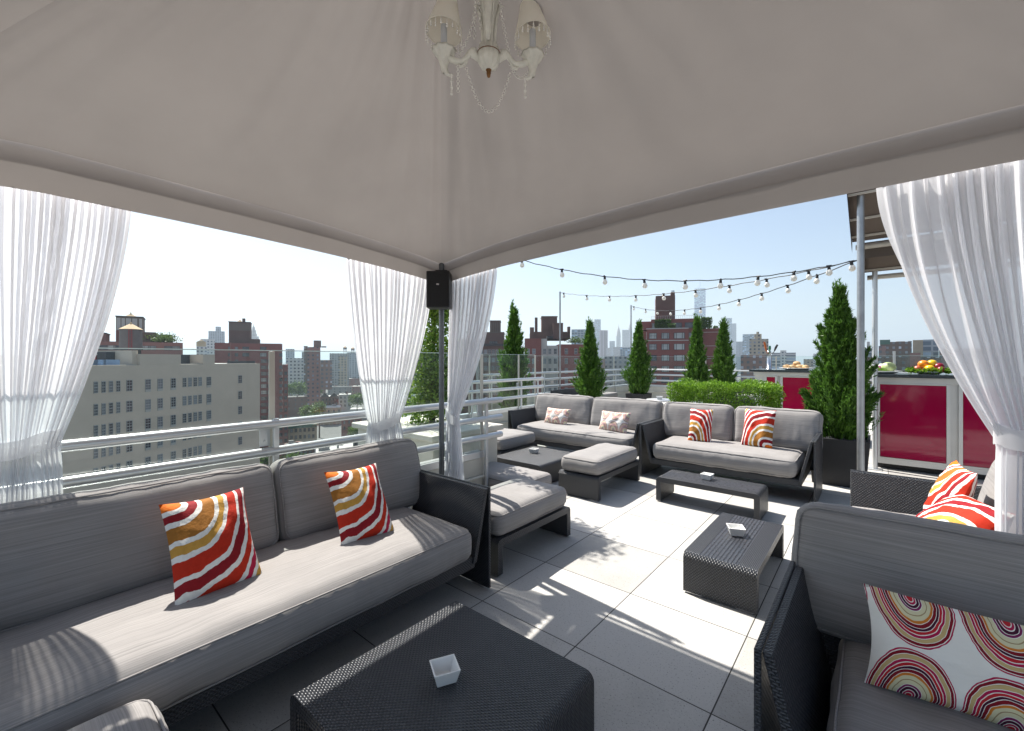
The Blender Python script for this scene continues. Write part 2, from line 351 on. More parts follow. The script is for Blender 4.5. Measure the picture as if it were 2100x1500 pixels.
# ------------------------------------------------------------------ soft furnishing shapes
def cushion_mb(mb, cx, cy, cz, sx, sy, sz, r=.04, puff=.02, Mx=None, seed=0, wr=.004, m=0):
    hx, hy, hz = sx/2, sy/2, sz/2
    key = {}; vs = []; fs = []
    nx, ny, nzz = max(6, int(sx/.022)), max(6, int(sy/.035)), max(4, int(sz/.03))
    def vert(x, y, z):
        k = (round(x, 5), round(y, 5), round(z, 5))
        if k in key: return key[k]
        p = Vector((x, y, z)); q = Vector((max(-hx+r, min(hx-r, x)), max(-hy+r, min(hy-r, y)), max(-hz+r, min(hz-r, z))))
        d = p-q
        if d.length > 1e-9: p = q+d.normalized()*r
        ax, ay, az = x/hx, y/hy, z/hz
        p.z += puff*az*(1-ax**4)*(1-ay**4)
        p.y += puff*.5*ay*(1-ax**4)*(1-az*az); p.x += puff*.4*ax*(1-ay**4)*(1-az*az)
        w = mnoise.noise(Vector((x*7+seed*3.1, y*7, z*7)))*wr + mnoise.noise(Vector((x*26, y*5+seed, z*9)))*wr*.35
        fr = max(0, 1-abs((p.y+hy)/.07)) if sz < .2 and sx > 1. and Mx is None else 0
        w += fr*.0045*mnoise.noise(Vector((x*38+seed, z*6, 2.)))
        p += (d.normalized() if d.length > 1e-9 else Vector((0,0,1)))*w
        if Mx is not None: p = Mx @ p
        p = p+Vector((cx, cy, cz)); key[k] = len(vs); vs.append(p); return key[k]
    us = []
    def face(pts, uvk):
        fs.append([vert(*p) for p in pts]); us.append([(p[uvk[0]], p[uvk[1]]) for p in pts])
    X = [-hx+sx*i/nx for i in range(nx+1)]; Y = [-hy+sy*i/ny for i in range(ny+1)]; Z = [-hz+sz*i/nzz for i in range(nzz+1)]
    for i in range(nx):
        for j in range(ny):
            a, b, c, d = X[i], X[i+1], Y[j], Y[j+1]
            face([(a,c,hz),(b,c,hz),(b,d,hz),(a,d,hz)], (0,1)); face([(a,d,-hz),(b,d,-hz),(b,c,-hz),(a,c,-hz)], (0,1))
        for j in range(nzz):
            a, b, c, d = X[i], X[i+1], Z[j], Z[j+1]
            face([(a,-hy,c),(b,-hy,c),(b,-hy,d),(a,-hy,d)], (0,2)); face([(b,hy,c),(a,hy,c),(a,hy,d),(b,hy,d)], (0,2))
    for i in range(ny):
        for j in range(nzz):
            a, b, c, d = Y[i], Y[i+1], Z[j], Z[j+1]
            face([(hx,a,c),(hx,b,c),(hx,b,d),(hx,a,d)], (1,2)); face([(-hx,b,c),(-hx,a,c),(-hx,a,d),(-hx,b,d)], (1,2))
    mb.add(vs, fs, m, True, us)
    if sz > .10:                                            # corded seams along both rims
        k_ = r*.293
        for zz in (hz-k_, -hz+k_):
            pts = []; X_, Y_ = hx-k_, hy-k_; rr = r*.9
            for cx2, cy2, a0 in ((X_-rr, Y_-rr, 0), (-X_+rr, Y_-rr, 90), (-X_+rr, -Y_+rr, 180), (X_-rr, -Y_+rr, 270)):
                pts += [Vector((cx2+rr*math.cos(R(a0+i*22.5)), cy2+rr*math.sin(R(a0+i*22.5)), zz)) for i in range(5)]
            loop = []
            for a, b in zip(pts, pts[1:]+pts[:1]):
                n_ = max(1, int((b-a).length/.05)); loop += [a.lerp(b, i/n_) for i in range(n_)]
            P2 = []
            for q in loop:
                ax, ay = q.x/hx, q.y/hy; az = q.z/hz
                q = q+Vector((puff*.4*ax*(1-ay**4)*(1-az*az), puff*.5*ay*(1-ax**4)*(1-az*az), puff*az*(1-ax**4)*(1-ay**4)))
                w = mnoise.noise(Vector((q.x*7+seed*3.1, q.y*7, q.z*7)))*wr
                q = q+q.normalized()*w*.6
                if Mx is not None: q = Mx @ q
                P2.append(q+Vector((cx, cy, cz)))
            mb.tube(P2, .0038, 6, m, closed=True)
    return mb

def profile_strip(mb, outer, inner, w0, w1, axis='y', m=0, splits=None):
    """extrude a bent plate (outer/inner polylines in x,z) across its width; splits = [(fraction, material)...] over the top surface"""
    n = len(outer); s = [0]
    for i in range(1, n): s.append(s[-1]+(Vector(outer[i])-Vector(outer[i-1])).length)
    def P(q, w): return (q[0], w, q[1]) if axis == 'y' else (w, q[0], q[1])
    sp = splits or [(1., m)]
    lo = 0.
    for hi, mm in sp:
        a, b = w0+(w1-w0)*lo, w0+(w1-w0)*hi
        for i in range(n-1):
            q = [P(outer[i], a), P(outer[i+1], a), P(outer[i+1], b), P(outer[i], b)]
            mm_ = mm if min(outer[i][1], outer[i+1][1]) > max(o_[1] for o_ in outer)-.004 else m
            mb.add(q, [(0,1,2,3)] if axis == 'x' else [(3,2,1,0)], mm_, True, [[(s[i], a), (s[i+1], a), (s[i+1], b), (s[i], b)] if axis == 'x' else [(s[i], b), (s[i+1], b), (s[i+1], a), (s[i], a)]])
        lo = hi
    for i in range(n-1):
        mb.add([P(inner[i], w0), P(inner[i+1], w0), P(inner[i+1], w1), P(inner[i], w1)], [(0,1,2,3)], m, True, [[(s[i], w0), (s[i+1], w0), (s[i+1], w1), (s[i], w1)]])
        for w in (w0, w1):
            mb.add([P(outer[i], w), P(outer[i+1], w), P(inner[i+1], w), P(inner[i], w)], [(0,1,2,3)], m, False, [[(s[i], 0), (s[i+1], 0), (s[i+1], .03), (s[i], .03)]])
    for e in (0, n-1):
        mb.add([P(outer[e], w0), P(outer[e], w1), P(inner[e], w1), P(inner[e], w0)], [(0,1,2,3)], m, False)
def waterfall(Lx, h, t=.04, r=.035):
    """outer and inner outline of a bench bent down at both ends"""
    o = [(0, .012), (0, h*.5)]; i = [(t, .012), (t, h*.5)]
    for k in range(7):
        a = math.pi - k/6*math.pi/2
        o.append((r+r*math.cos(a), h-r+r*math.sin(a))); ri = max(.004, r-t); i.append((t+ri+ri*math.cos(a), h-t-ri+ri*math.sin(a)))
    nmid = 6
    for k in range(1, nmid): x = r+(Lx-2*r)*k/nmid; o.append((x, h)); i.append((min(max(x, t+.004), Lx-t-.004), h-t))
    for k in range(7):
        a = math.pi/2 - k/6*math.pi/2
        o.append((Lx-r+r*math.cos(a), h-r+r*math.sin(a))); ri = max(.004, r-t); i.append((Lx-t-ri+ri*math.cos(a), h-t-ri+ri*math.sin(a)))
    o += [(Lx, h*.5), (Lx, .012)]; i += [(Lx-t, h*.5), (Lx-t, .012)]
    return o, i

def bench_frame(root, Lx, w, h, along, name='woven_frame', ribbed=True, t=.045):
    o, i = waterfall(Lx, h, t); mb = MB()
    profile_strip(mb, o, i, 0, w, 'y' if along == 'x' else 'x', 0, [(.22, 0), (.74, 1), (1., 0)] if ribbed else None)
    f = mb.build(name, [M['weave'], M['ribs']], root)
    g = MB()
    for e in (t/2, Lx-t/2):
        for q in (.06, w-.06):
            a, b = (e-.016, q-.045, 0), (e+.016, q+.045, .0125)
            if along == 'y': a, b = (a[1], a[0], 0), (b[1], b[0], .0125)
            g.box(a, b)
    pieces(g, 'glide', M['chrome'], f)
    return f
def low_table(label, x, y, Lx, w, h, along, ribbed=True):
    r = empty('coffee_table', (x, y, 0), 0, label, 'coffee table', 'woven low tables'); bench_frame(r, Lx, w, h, along, ribbed=ribbed); return r
def ottoman(label, x, y, Lx, w, along, h=.235, cz=.145, seed=0):
    r = empty('ottoman', (x, y, 0), 0, label, 'ottoman', 'cushioned woven ottomans'); bench_frame(r, Lx, w, h, along, ribbed=False)
    sx, sy = (Lx, w) if along == 'x' else (w, Lx)
    mb = MB(); cushion_mb(mb, sx/2, sy/2, h+cz/2+.004, sx-.01, sy-.02, cz, .05, .018, seed=seed, wr=.006); mb.build('cushion', M['fabric'], r); return r

def sofa(label, loc, rz, W, D=.85, nback=2, seed=0, cut=None):
    root = empty('sofa', loc, rz, label, 'sofa', 'woven sofas with grey cushions')
    t = .018; H = .61
    for sx in (0, 1):
        mb = MB(); x0 = 0 if sx == 0 else W-t
        mb.box((x0, 0, .012), (x0+t, D-.20, H))
        d = 1 if sx == 0 else -1; xi = t if sx == 0 else W-t
        # the sloping inner lining that meets the seat tray
        q = [Vector((xi+d*.0005, .004, H-.004)), Vector((xi+d*.026, .004, H-.004)), Vector((xi+d*.125, .004, .20)), Vector((xi+d*.095, .004, .20))]
        b = [v+Vector((0, D-.23, 0)) for v in q]
        mb.add(q+b, [(0,1,2,3),(4,7,6,5),(0,4,5,1),(1,5,6,2),(2,6,7,3),(3,7,4,0)])
        a = mb.build('armrest', M['weave'], root, bevel=.004)
        g = MB()
        for yy in (.05, D-.32): g.box((x0+.002, yy, 0), (x0+t-.002, yy+.09, .0125))
        pieces(g, 'glide', M['chrome'], a)
    mb = MB(); mb.box((t+.096, .015, .165), (W-t-.096, D-.06, .235)); mb.build('seat_tray', M['weave'], root, bevel=.012)
    mb = MB(); Mx = Matrix.Rotation(R(-14), 4, 'X')
    mb.box((t+.04, -.02, -.2), (W-t-.04, .02, .22), M=Matrix.Translation((0, D-.1, .38)) @ Mx); mb.build('back_panel', M['weave'], root, bevel=.01)
    mb = MB(); cushion_mb(mb, W/2, .33, .325, W-.30, .70, .175, .055, .022, seed=seed, wr=.007); mb.build('seat_cushion', M['fabric'], root)
    bw = (W-.01)/nback
    for k in range(nback):
        mb = MB(); Rb = Matrix.Rotation(R(90-15), 4, 'X')   # stands on edge, leaning back
        bx0, bx1 = .005+bw*k, .005+bw*(k+1)
        if cut: bx0, bx1 = ((.005, cut), (cut, W-.005))[k]
        cushion_mb(mb, (bx0+bx1)/2, .705, .60, bx1-bx0-.008, .44, .17, .06, .02, Mx=Rb.to_3x3(), seed=seed+k+5, wr=.008); mb.build('back_cushion', M['fabric'], root)
    return root

sofa('long woven sofa under the railing with two striped pillows, its back to the city', (-.045, -2.0, 0), R(90), 2.12, seed=1, cut=1.18)
sofa('sunlit sofa in front of the hedge with two striped pillows', (-.40, 3.07, 0), 0, 1.69, seed=2)
sofa('sunlit sofa with two pale oval-print cushions in the far railing corner', (-2.47, 3.12, 0), 0, 2.05, seed=3)
sofa('shaded sofa at the near right holding one lumbar pillow with large ovals', (1.46, -.495, 0), 0, 1.9, seed=4)
sofa('sunlit sofa partly behind the right curtain with two leaning pillows', (1.575, 2.02, 0), R(-90), 1.40, nback=1, seed=5)

low_table('large square woven table in the shade nearest the viewer', .18, -1.13, .75, .74, .24, 'x', False)
low_table('slim woven table right in front of the hedge sofa', .083, 2.33, .885, .37, .235, 'x')
low_table('ribbed woven table in the middle of the sunlit paving', .84, .825, .885, .385, .237, 'y')
low_table('square woven table between the ottomans in the far corner', -1.74, 1.95, .72, .80, .235, 'x', False)
ottoman('ottoman touching the near end of the long railing sofa', -.60, .245, .84, .50, 'y', seed=2)
ottoman('sunlit ottoman beside the far corner table with its woven end facing the viewer', -.775, 1.93, .95, .455, 'y', seed=3)
ottoman('bluish shaded ottoman just beyond the curtained post', -1.64, 1.22, .93, .54, 'x', .10, .15, seed=4)
ottoman('ottoman behind the glass railing end beside the far corner sofa', -2.42, 2.2, .75, .62, 'y', seed=5)
ottoman('ottoman at the bottom left corner in front of the long sofa', .03, -2.2, .74, .55, 'y', seed=6)

# throw pillows
def pillow(label, pL, pR, height, lean, m, flipx=False, flipy=False, group=None, th=.13, name='throw_pillow', sink=.01):
    pL, pR = Vector(pL), Vector(pR); ex = (pR-pL); w = ex.length; ex.normalize()
    nrm = Vector((ex.y, -ex.x, 0)).normalized()
    if nrm.dot(CAM-pL) < 0: nrm = -nrm
    ez = (Vector((0,0,1))*math.cos(lean)-nrm*math.sin(lean)).normalized(); en = ex.cross(ez)
    if en.dot(nrm) < 0: en = -en
    c = (pL+pR)/2 + ez*(height/2-sink)
    mb = MB(); n = 22
    def mk(side):
        def fn(a, b):
            u, v = 2*a-1, 2*b-1
            x = u*w/2*(1-.075*(1-v*v)); z = v*height/2*(1-.075*(1-u*u))
            t = th/2*(max(0, (1-u**2))**.45)*(max(0, (1-v**2))**.45)
            t *= 1+.22*mnoise.noise(Vector((u*2.6+w*9, v*2.6, side*3+pL.x)))+.07*mnoise.noise(Vector((u*9, v*9, pL.y)))
            return ex*x+ez*z+en*(t*side)
        return fn
    uvf = lambda a, b: ((1-a if flipx else a), (1-b if flipy else b))
    mb.grid(mk(1), n, n, uv=uvf); mb.grid(mk(-1), n, n, uv=uvf)
    o = mb.build(name, m, loc=c); return tag(o, label, 'pillow', group)
zs = .425
G1, G2 = 'square pillows with broad arched stripes', 'lumbar pillows with rings of ovals'
pillow('striped square pillow on the long sofa, nearest the viewer', onz(358, 1246, zs), onz(540, 1180, zs), .42, R(33), M['rain'], flipy=True, group=G1)
pillow('striped square pillow on the long sofa, nearer the corner post', onz(700, 1122, zs), onz(810, 1088, zs), .41, R(33), M['rain'], flipy=True, group=G1)
pillow('arch striped pillow on the left half of the hedge sofa', onz(1410, 904, zs), onz(1459, 909, zs), .40, R(20), M['rain'], group=G1)
pillow('arch striped pillow on the right half of the hedge sofa', onz(1518, 913, zs), onz(1584, 922, zs), .43, R(20), M['rain'], flipx=True, group=G1)
pillow('pale oval-print lumbar cushion nearer the railing on the far corner sofa', onz(1115, 867, zs), onz(1163, 873, zs), .25, R(22), M['ovalp'], group=G2, name='lumbar_pillow')
pillow('pale oval-print lumbar cushion nearer the hedge on the far corner sofa', onz(1226, 881, zs), onz(1286, 889, zs), .28, R(22), M['ovalp'], group=G2, name='lumbar_pillow')
pL = onz(1772, 1392, .43); pillow('white lumbar pillow with big red and ochre ovals in the near right shade', pL, pL+Vector((.50, .025, 0)), .27, R(20), M['oval'], group=G2, th=.12, name='lumbar_pillow')
pillow('striped pillow leaning on the half-hidden right sofa, the farther of its two', (1.93, 1.76, zs), (1.97, 1.40, zs), .40, R(20), M['rain'], flipy=True, group=G1)
pillow('striped pillow slumped low on the half-hidden right sofa beside the curtain', (1.80, 1.40, zs), (1.94, 1.06, zs), .38, R(48), M['rain'], flipx=True, group=G1)

# little square dishes
def dish(label, x, y, z, s, rz):
    mb = MB(); a, b, h, t = s*.36, s*.5, s*.52, .006
    def ring(q, zz): return [(-q, -q, zz), (q, -q, zz), (q, q, zz), (-q, q, zz)]
    vs = ring(a, 0)+ring(b, h)+ring(b-t, h)+ring(a-t, t)
    fs = [(3,2,1,0)]+[(i, (i+1) % 4, 4+(i+1) % 4, 4+i) for i in range(4)]+[(4+i, 4+(i+1) % 4, 8+(i+1) % 4, 8+i) for i in range(4)]+[(8+i, 8+(i+1) % 4, 12+(i+1) % 4, 12+i) for i in range(4)]+[(12,13,14,15)]
    mb.add(vs, fs); o = mb.build('square_dish', M['ceramic'], loc=(x, y, z), bevel=.0018); o.rotation_euler.z = rz
    return tag(o, label, 'dish', 'white square ashtray dishes')
p = onz(912, 1392, .2415); dish('white square dish on the large shaded table nearest the viewer', p.x, p.y, .2412, .093, R(62))
p = onz(1509, 1096, .238); dish('white square dish on the ribbed middle table', p.x, p.y, .2382, .098, R(25))
p = onz(1450, 983, .236); dish('white square dish on the slim table by the hedge sofa', p.x, p.y, .2362, .098, R(-5))
p = onz(1095, 929, .236); dish('white square dish on the far corner table between ottomans', p.x, p.y, .2362, .098, R(8))

# ------------------------------------------------------------------ the tent: canopy, posts, curtains
X0, X1, Y0, Y1 = -.95, 2.72, -2.12, .52
PEAK = Vector((.70, -.91, 3.14))
def zbot(s): return 1.972+.10*(1-math.exp(-s/.8))
def zfold(s): return 2.125+.135*(1-math.exp(-s/.85))
WT = (.22, .22, .22, 1.)                                     # how far the cloth sags at each corner
cor = [Vector((X0, Y0, 0)), Vector((X1, Y0, 0)), Vector((X1, Y1, 0)), Vector((X0, Y1, 0))]
can = empty('canopy_tent', (X0, Y1, 0), 0, 'white pyramid tent canopy stretched over the seating, seen from inside', 'canopy')
off = Vector((-X0, -Y1, 0))
mb = MB()
for k in range(4):
    a, b = cor[k], cor[(k+1) % 4]; Ln = (b-a).length; nrm = Vector(((b-a).y, -(b-a).x, 0)).normalized()
    def roof(u, v, a=a, b=b, Ln=Ln, k=k):
        s = min(u*Ln/WT[k], (1-u)*Ln/WT[(k+1) % 4]); e = a.lerp(b, u); e = Vector((e.x, e.y, zfold(s))); s = min(u, 1-u)*Ln
        p = e.lerp(PEAK, v); g = math.sin(math.pi*min(1, v))*math.sin(math.pi*u)
        p.z -= .07*g*(1-.3*v)
        r = s/(Ln*.5)
        w = mnoise.noise(Vector((u*13+k*7, v*1.3+u*2, k)))*.020*(1-v)*v*4 + mnoise.noise(Vector((u*34+k*3, v*2.0, 4+k)))*.020*math.exp(-r*3.5)*(1-v) + mnoise.noise(Vector((u*30+v*8, v*5, 9+k)))*.004
        p.z += w*min(1, s/.10)*min(1, v/.05); return p+off
    mb.grid(roof, 120, 40)
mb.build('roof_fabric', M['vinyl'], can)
mb = MB()
for k in range(4):
    a, b = cor[k], cor[(k+1) % 4]; Ln = (b-a).length; nrm = Vector(((b-a).y, -(b-a).x, 0)).normalized()
    def val(u, v, a=a, b=b, Ln=Ln, nrm=nrm, k=k):
        s = min(u*Ln/WT[k], (1-u)*Ln/WT[(k+1) % 4]); e = a.lerp(b, u); zf, zb = zfold(s), zbot(s)
        prof = [(-.07, .007), (.05, .010), (.38, .016), (.42, .006), (.46, .016), (.95, .014), (.97, .020), (1, .020)]
        i = min(len(prof)-1, int(round(v*(len(prof)-1)))); fz, fo = prof[i]
        return Vector((e.x, e.y, zf+(zb-zf)*fz)) + nrm*(fo+.006*mnoise.noise(Vector((u*9, v*2, k)))) + off
    mb.grid(val, 72, 7)
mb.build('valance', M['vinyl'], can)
for c in cor:
    q = Vector((c.x-math.copysign(.0, c.x), c.y, 0))+off; mb = MB(); mb.tube([q+Vector((0, 0, .0)), q+Vector((0, 0, 2.14))], .021, 14); mb.box((q.x-.05, q.y-.05, 0), (q.x+.05, q.y+.05, .012)); mb.build('post', M['darksteel'], can)

def curtain(label, top0, top1, wc, ww, zw, bc, bw, nfold, seed, flip=1, ztop=None):
    """top0/top1: ends of the gathered top edge (top0 at the post); wc, ww: waist centre and half-width along the same line; bc, bw: hem"""
    top0, top1 = Vector(top0), Vector(top1); e = (top1-top0); e.z = 0; Ln = e.length; e.normalize(); n = Vector((-e.y, e.x, 0))
    root = empty('sheer_curtain', (top0.x, top0.y, 0), 0, label, 'curtain', 'white sheer curtains tied back at the tent posts')
    o0 = Vector((top0.x, top0.y, 0)); nu, nv = 26*nfold//2, 70
    tw = .0
    zt = top0.z
    def fn(u, v):
        z = zt+(.02-zt)*v; vw = (zt-zw)/(zt-.02)
        zz = top0.z+(top1.z-top0.z)*u
        if v < vw:
            t = v/vw; z = zz+(zw-zz)*t; k = t**1.55; k2 = t**2.2
            a0, a1 = 0, Ln; b0, b1 = wc-ww, wc+ww
            x0 = a0+(b0-a0)*k; x1 = a1+(b1-a1)*(k if True else k2)
            amp = .023*(1-t)+.026*t; tt = t
        else:
            t = (v-vw)/(1-vw); z = zw+(.02-zw)*t; k = t**.7
            b0, b1 = wc-ww, wc+ww; c0, c1 = bc-bw, bc+bw
            x0 = b0+(c0-b0)*k; x1 = b1+(c1-b1)*k; amp = .028+.016*k; tt = 1-t*.5
        wob = .35*mnoise.noise(Vector((u*5+seed, v*1.4, seed)))
        th = 2*math.pi*nfold*(u+.055*mnoise.noise(Vector((u*4.3, v*.9, seed+3)))+.02*mnoise.noise(Vector((u*13, v*1.5, seed+7))))+wob
        wid = abs(x1-x0)/nfold
        am = amp*(.4+1.1*abs(mnoise.noise(Vector((u*nfold*.6, seed*2.2, v*.8)))))
        dx = .30*wid*math.sin(2*th)
        return o0+e*(x0+(x1-x0)*u+dx)+n*(am*math.sin(th)*flip+.012*mnoise.noise(Vector((u*3, v*3, seed))))+Vector((0, 0, z))-Vector((top0.x, top0.y, 0))
    mb = MB(); mb.grid(fn, nu, nv); mb.build('voile', M['sheer'], root)
    mb = MB(); ring = []
    for a in range(28):
        th = 2*math.pi*a/28; ring.append(th)
    def band(u, v):
        th = 2*math.pi*u; x = wc+(ww+.012)*math.cos(th); y = .044*math.sin(th)*(.6+.4*abs(math.sin(th)))
        return e*x+n*y+Vector((0, 0, zw+.035-.075*v-.035*math.cos(th)*flip+.004*math.sin(7*th+seed)))
    mb.grid(band, 40, 5); mb.build('tieback', M['band'], root)
    mb = MB()
    for u in (.985,):
        q = e*(Ln*u)+Vector((0, 0, top0.z+(top1.z-top0.z)*u-.028))
        mb.tube([q+(e*math.cos(t)+Vector((0,0,1))*math.sin(t))*.010 for t in [2*math.pi*j/10 for j in range(10)]], .0028, 5, closed=True)
    mb.build('grommet', M['darksteel'], root)
    return root
curtain('sheer curtain at the far left of the picture, gathered above the sofa end', (X0-.078, Y0+.03, 2.12), (X0-.078, -1.355, 2.13), .36, .135, 1.0, .33, .20, 19, 2, -1)
curtain('sheer curtain left of the speaker, falling behind the long sofa', (X0-.078, Y1-.03, 2.03), (X0-.078, -.245, 2.085), .44, .12, .91, .42, .20, 17, 5, 1)
curtain('narrow sheer curtain right of the speaker, knotted close to the post', (X0+.02, Y1+.05, 2.03), (-.41, Y1+.05, 2.07), .055, .062, .91, .06, .115, 12, 9, 1)
curtain('wide sheer curtain at the right edge in front of the bar', (X1-.02, Y1+.095, 2.12), (1.72, Y1+.095, 2.13), .52, .125, 1.06, .51, .15, 19, 12, -1)

# speaker on the post
sp = empty('loudspeaker', (X0, Y1, 1.74), R(39.9), 'black loudspeaker hung high on the corner post between two curtains', 'speaker')
mb = MB(); mb.box((-.088, -.175, .02), (.088, -.03, .30)); cab = mb.build('cabinet', M['blackpl'], sp, bevel=.006)
mb = MB(); mb.box((-.080, -.181, .03), (.080, -.1752, .29)); mb.build('grille', plain('grille_cloth', (.009, .009, .01), .8, 0, .3, 200.), sp, bevel=.004)
mb = MB(); mb.box((-.010, -.1835, .19), (.010, -.1815, .202)); mb.build('badge', M['chrome'], sp)
mb = MB(); mb.tube([(0, -.03, .2), (0, 0, .2)], .02, 10); mb.box((-.05, -.03, .30), (.05, .03, .335)); mb.build('bracket', M['blackpl'], sp)

# ------------------------------------------------------------------ chandelier
cc = Vector((.545, -.533, 0)); ch = empty('chandelier', (cc.x, cc.y, 2.47), R(39.9), 'antique white chandelier with fringed shades and bead chains under the tent roof', 'chandelier')
mb = MB()
mb.lathe([(.0005, 0), (.006, .004), (.009, .018), (.008, .026), (.010, .028), (.011, .032)], n=14); mb.build('finial', M['gold'], ch)
mb = MB()
mb.lathe([(.012, .031), (.030, .042), (.041, .062), (.044, .080), (.040, .090), (.043, .094), (.043, .098), (.036, .101), (.038, .122), (.027, .128), (.014, .135)], n=60, flute=.075, nf=10)
mb.lathe([(.013, .135), (.016, .16), (.021, .20), (.028, .25), (.034, .29), (.030, .33), (.016, .36), (.012, .40), (.004, .41), (.004, .50)], n=72, flute=.15, nf=12)
for k in range(6):
    a = k*math.pi/3; d = Vector((math.cos(a), math.sin(a), 0)); mb.tube([d*.02+Vector((0,0,.125)), d*.023+Vector((0,0,.17)), d*.03+Vector((0,0,.23)), d*.045+Vector((0,0,.285)), d*.058+Vector((0,0,.28))], [.009, .008, .007, .006, .003], 7)
mb.tube([(0, -.028, .31), (0, -.046, .25), (0, -.052, .19), (0, -.050, .14), (0, -.046, .118)], [.020, .017, .013, .012, .007], 12)
mb.build('column', M['antique'], ch)
mb = MB(); mb.lathe([(.0455, .0905), (.0462, .0925), (.0455, .0945)], n=40); mb.build('gilt_ring', M['gold'], ch)
mb = MB(); mb.tube([(0, 0, .49), (0, 0, .56)], .004, 6)
for i in range(5): mb.tube([Vector((.012*math.cos(t)*(i % 2), .012*math.cos(t)*((i+1) % 2), .50+.022*i+.015*math.sin(t))) for t in [2*math.pi*j/10 for j in range(10)]], .002, 5, closed=True)
mb.build('chain', M['antique'], ch)
for k, ang in enumerate((R(180), R(8))):
    rl = .175; d = Vector((math.cos(ang), math.sin(ang), 0)); q = lambda r_, z_: d*r_+Vector((0, 0, z_))
    mb = MB(); mb.tube([q(.035, .075), q(.055, .092), q(.075, .096), q(.088, .078), q(.105, .064), q(.13, .066), q(.15, .075), q(.162, .088)], [.014, .016, .013, .010, .011, .012, .012, .010], 10)
    mb.tube([q(.085, .075), q(.095, .05), q(.112, .045), q(.118, .058), q(.108, .063)], [.006, .006, .005, .004, .003], 7)
    mb.ball(q(.06, .098), .019, 10, 7)
    arm = mb.build('arm', M['antique'], ch)
    mb = MB(); lean = Matrix.Rotation(0, 4, 'Z')
    mb.lathe([(.006, .018), (.010, .03), (.014, .05), (.022, .075), (.042, .100), (.046, .108), (.040, .106), (.020, .094), (.008, .09)], c=q(rl, 0), n=32, flute=.06, nf=10)
    mb.tube([q(rl, .055), q(rl-.004, .035), q(rl-.012, .018), q(rl-.022, .010), q(rl-.030, .014)], [.014, .012, .009, .006, .004], 8)
    mb.build('drip_cup', M['antique'], arm)
    mb = MB(); mb.lathe([(.0125, .09), (.0125, .205), (.011, .207), (.0008, .208)], c=q(rl, 0), n=14); mb.build('candle', M['candle'], arm)
    mb = MB(); tilt = Matrix.Rotation(R(-9), 4, Vector((1, 0, 0))) @ Matrix.Rotation(R(-5)*(1 if d.x > 0 else -1), 4, Vector((0, 1, 0)))
    mb.lathe([(.070, 0), (.064, .03), (.052, .075), (.043, .115), (.038, .14)], c=q(rl, .180), n=24, M=tilt.to_3x3()); mb.tube([q(rl, .180)+tilt.to_3x3() @ Vector((.070*math.cos(t), .070*math.sin(t), 0)) for t in [2*math.pi*j/24 for j in range(24)]], .0022, 5, closed=True)
    sh = mb.build('lamp_shade', M['shade'], arm)
    mb = MB()
    for j in range(20):
        t = 2*math.pi*j/20; b0 = q(rl, .180)+tilt.to_3x3() @ Vector((.070*math.cos(t), .070*math.sin(t), 0)); ln = .026 if j % 2 else .036
        mb.tube([b0, b0-Vector((0, 0, ln))], .0009, 4)
        for i in range(3): mb.ball(b0-Vector((0, 0, ln*(.45+.27*i))), .0028+.0008*i, 6, 4)
    mb.build('bead_fringe', M['bead'], sh)
    mb = MB()
    for i in range(10): mb.ball(q(rl-.03, .01)+Vector((0, 0, -.008*i)), .0042 if i % 3 else .006, 7, 5)
    mb.build('pendant', M['bead'], arm)
def chain(pts, name='bead_chain'):
    mb = MB(); P_ = [Vector(p) for p in pts]; acc = 0
    for i in range(len(P_)-1):
        a, b = P_[i], P_[i+1]; s = (b-a).length; n_ = max(1, int(s/.0095))
        for j in range(n_):
            q = a.lerp(b, j/n_)
            if j % 2: mb.ball(q, .0036, 8, 5)
            else: mb.tube([q+Vector((math.cos(t), .2, math.sin(t)))*.0056 for t in [2*math.pi*m_/8 for m_ in range(8)]], .0012, 4, closed=True)
    mb.build(name, M['bead'], ch)
def sag(a, b, s, n=14):
    a, b = Vector(a), Vector(b); return [a.lerp(b, i/n)-Vector((0, 0, s*4*(i/n)*(1-i/n))) for i in range(n+1)]
aL, aR = Vector((-.115, 0, .05)), Vector((.115, .016, .05))
chain(sag(aL*.75, aR*.75, .165)); chain(sag((.085, .01, .06), (.17, .02, .07), .055)); chain([(-.12, 0, .045), (-.12, 0, -.06)])
chain([(-.04, -.02, .29), (-.075, -.01, .16), (-.12, 0, .08)]); chain([(.04, -.02, .30), (.06, -.01, .19), (.085, .01, .08)]); chain([(-.035, -.03, .30), (-.03, -.03, .16)]); chain([(-.05, -.02, .29), (-.055, -.02, .13)])

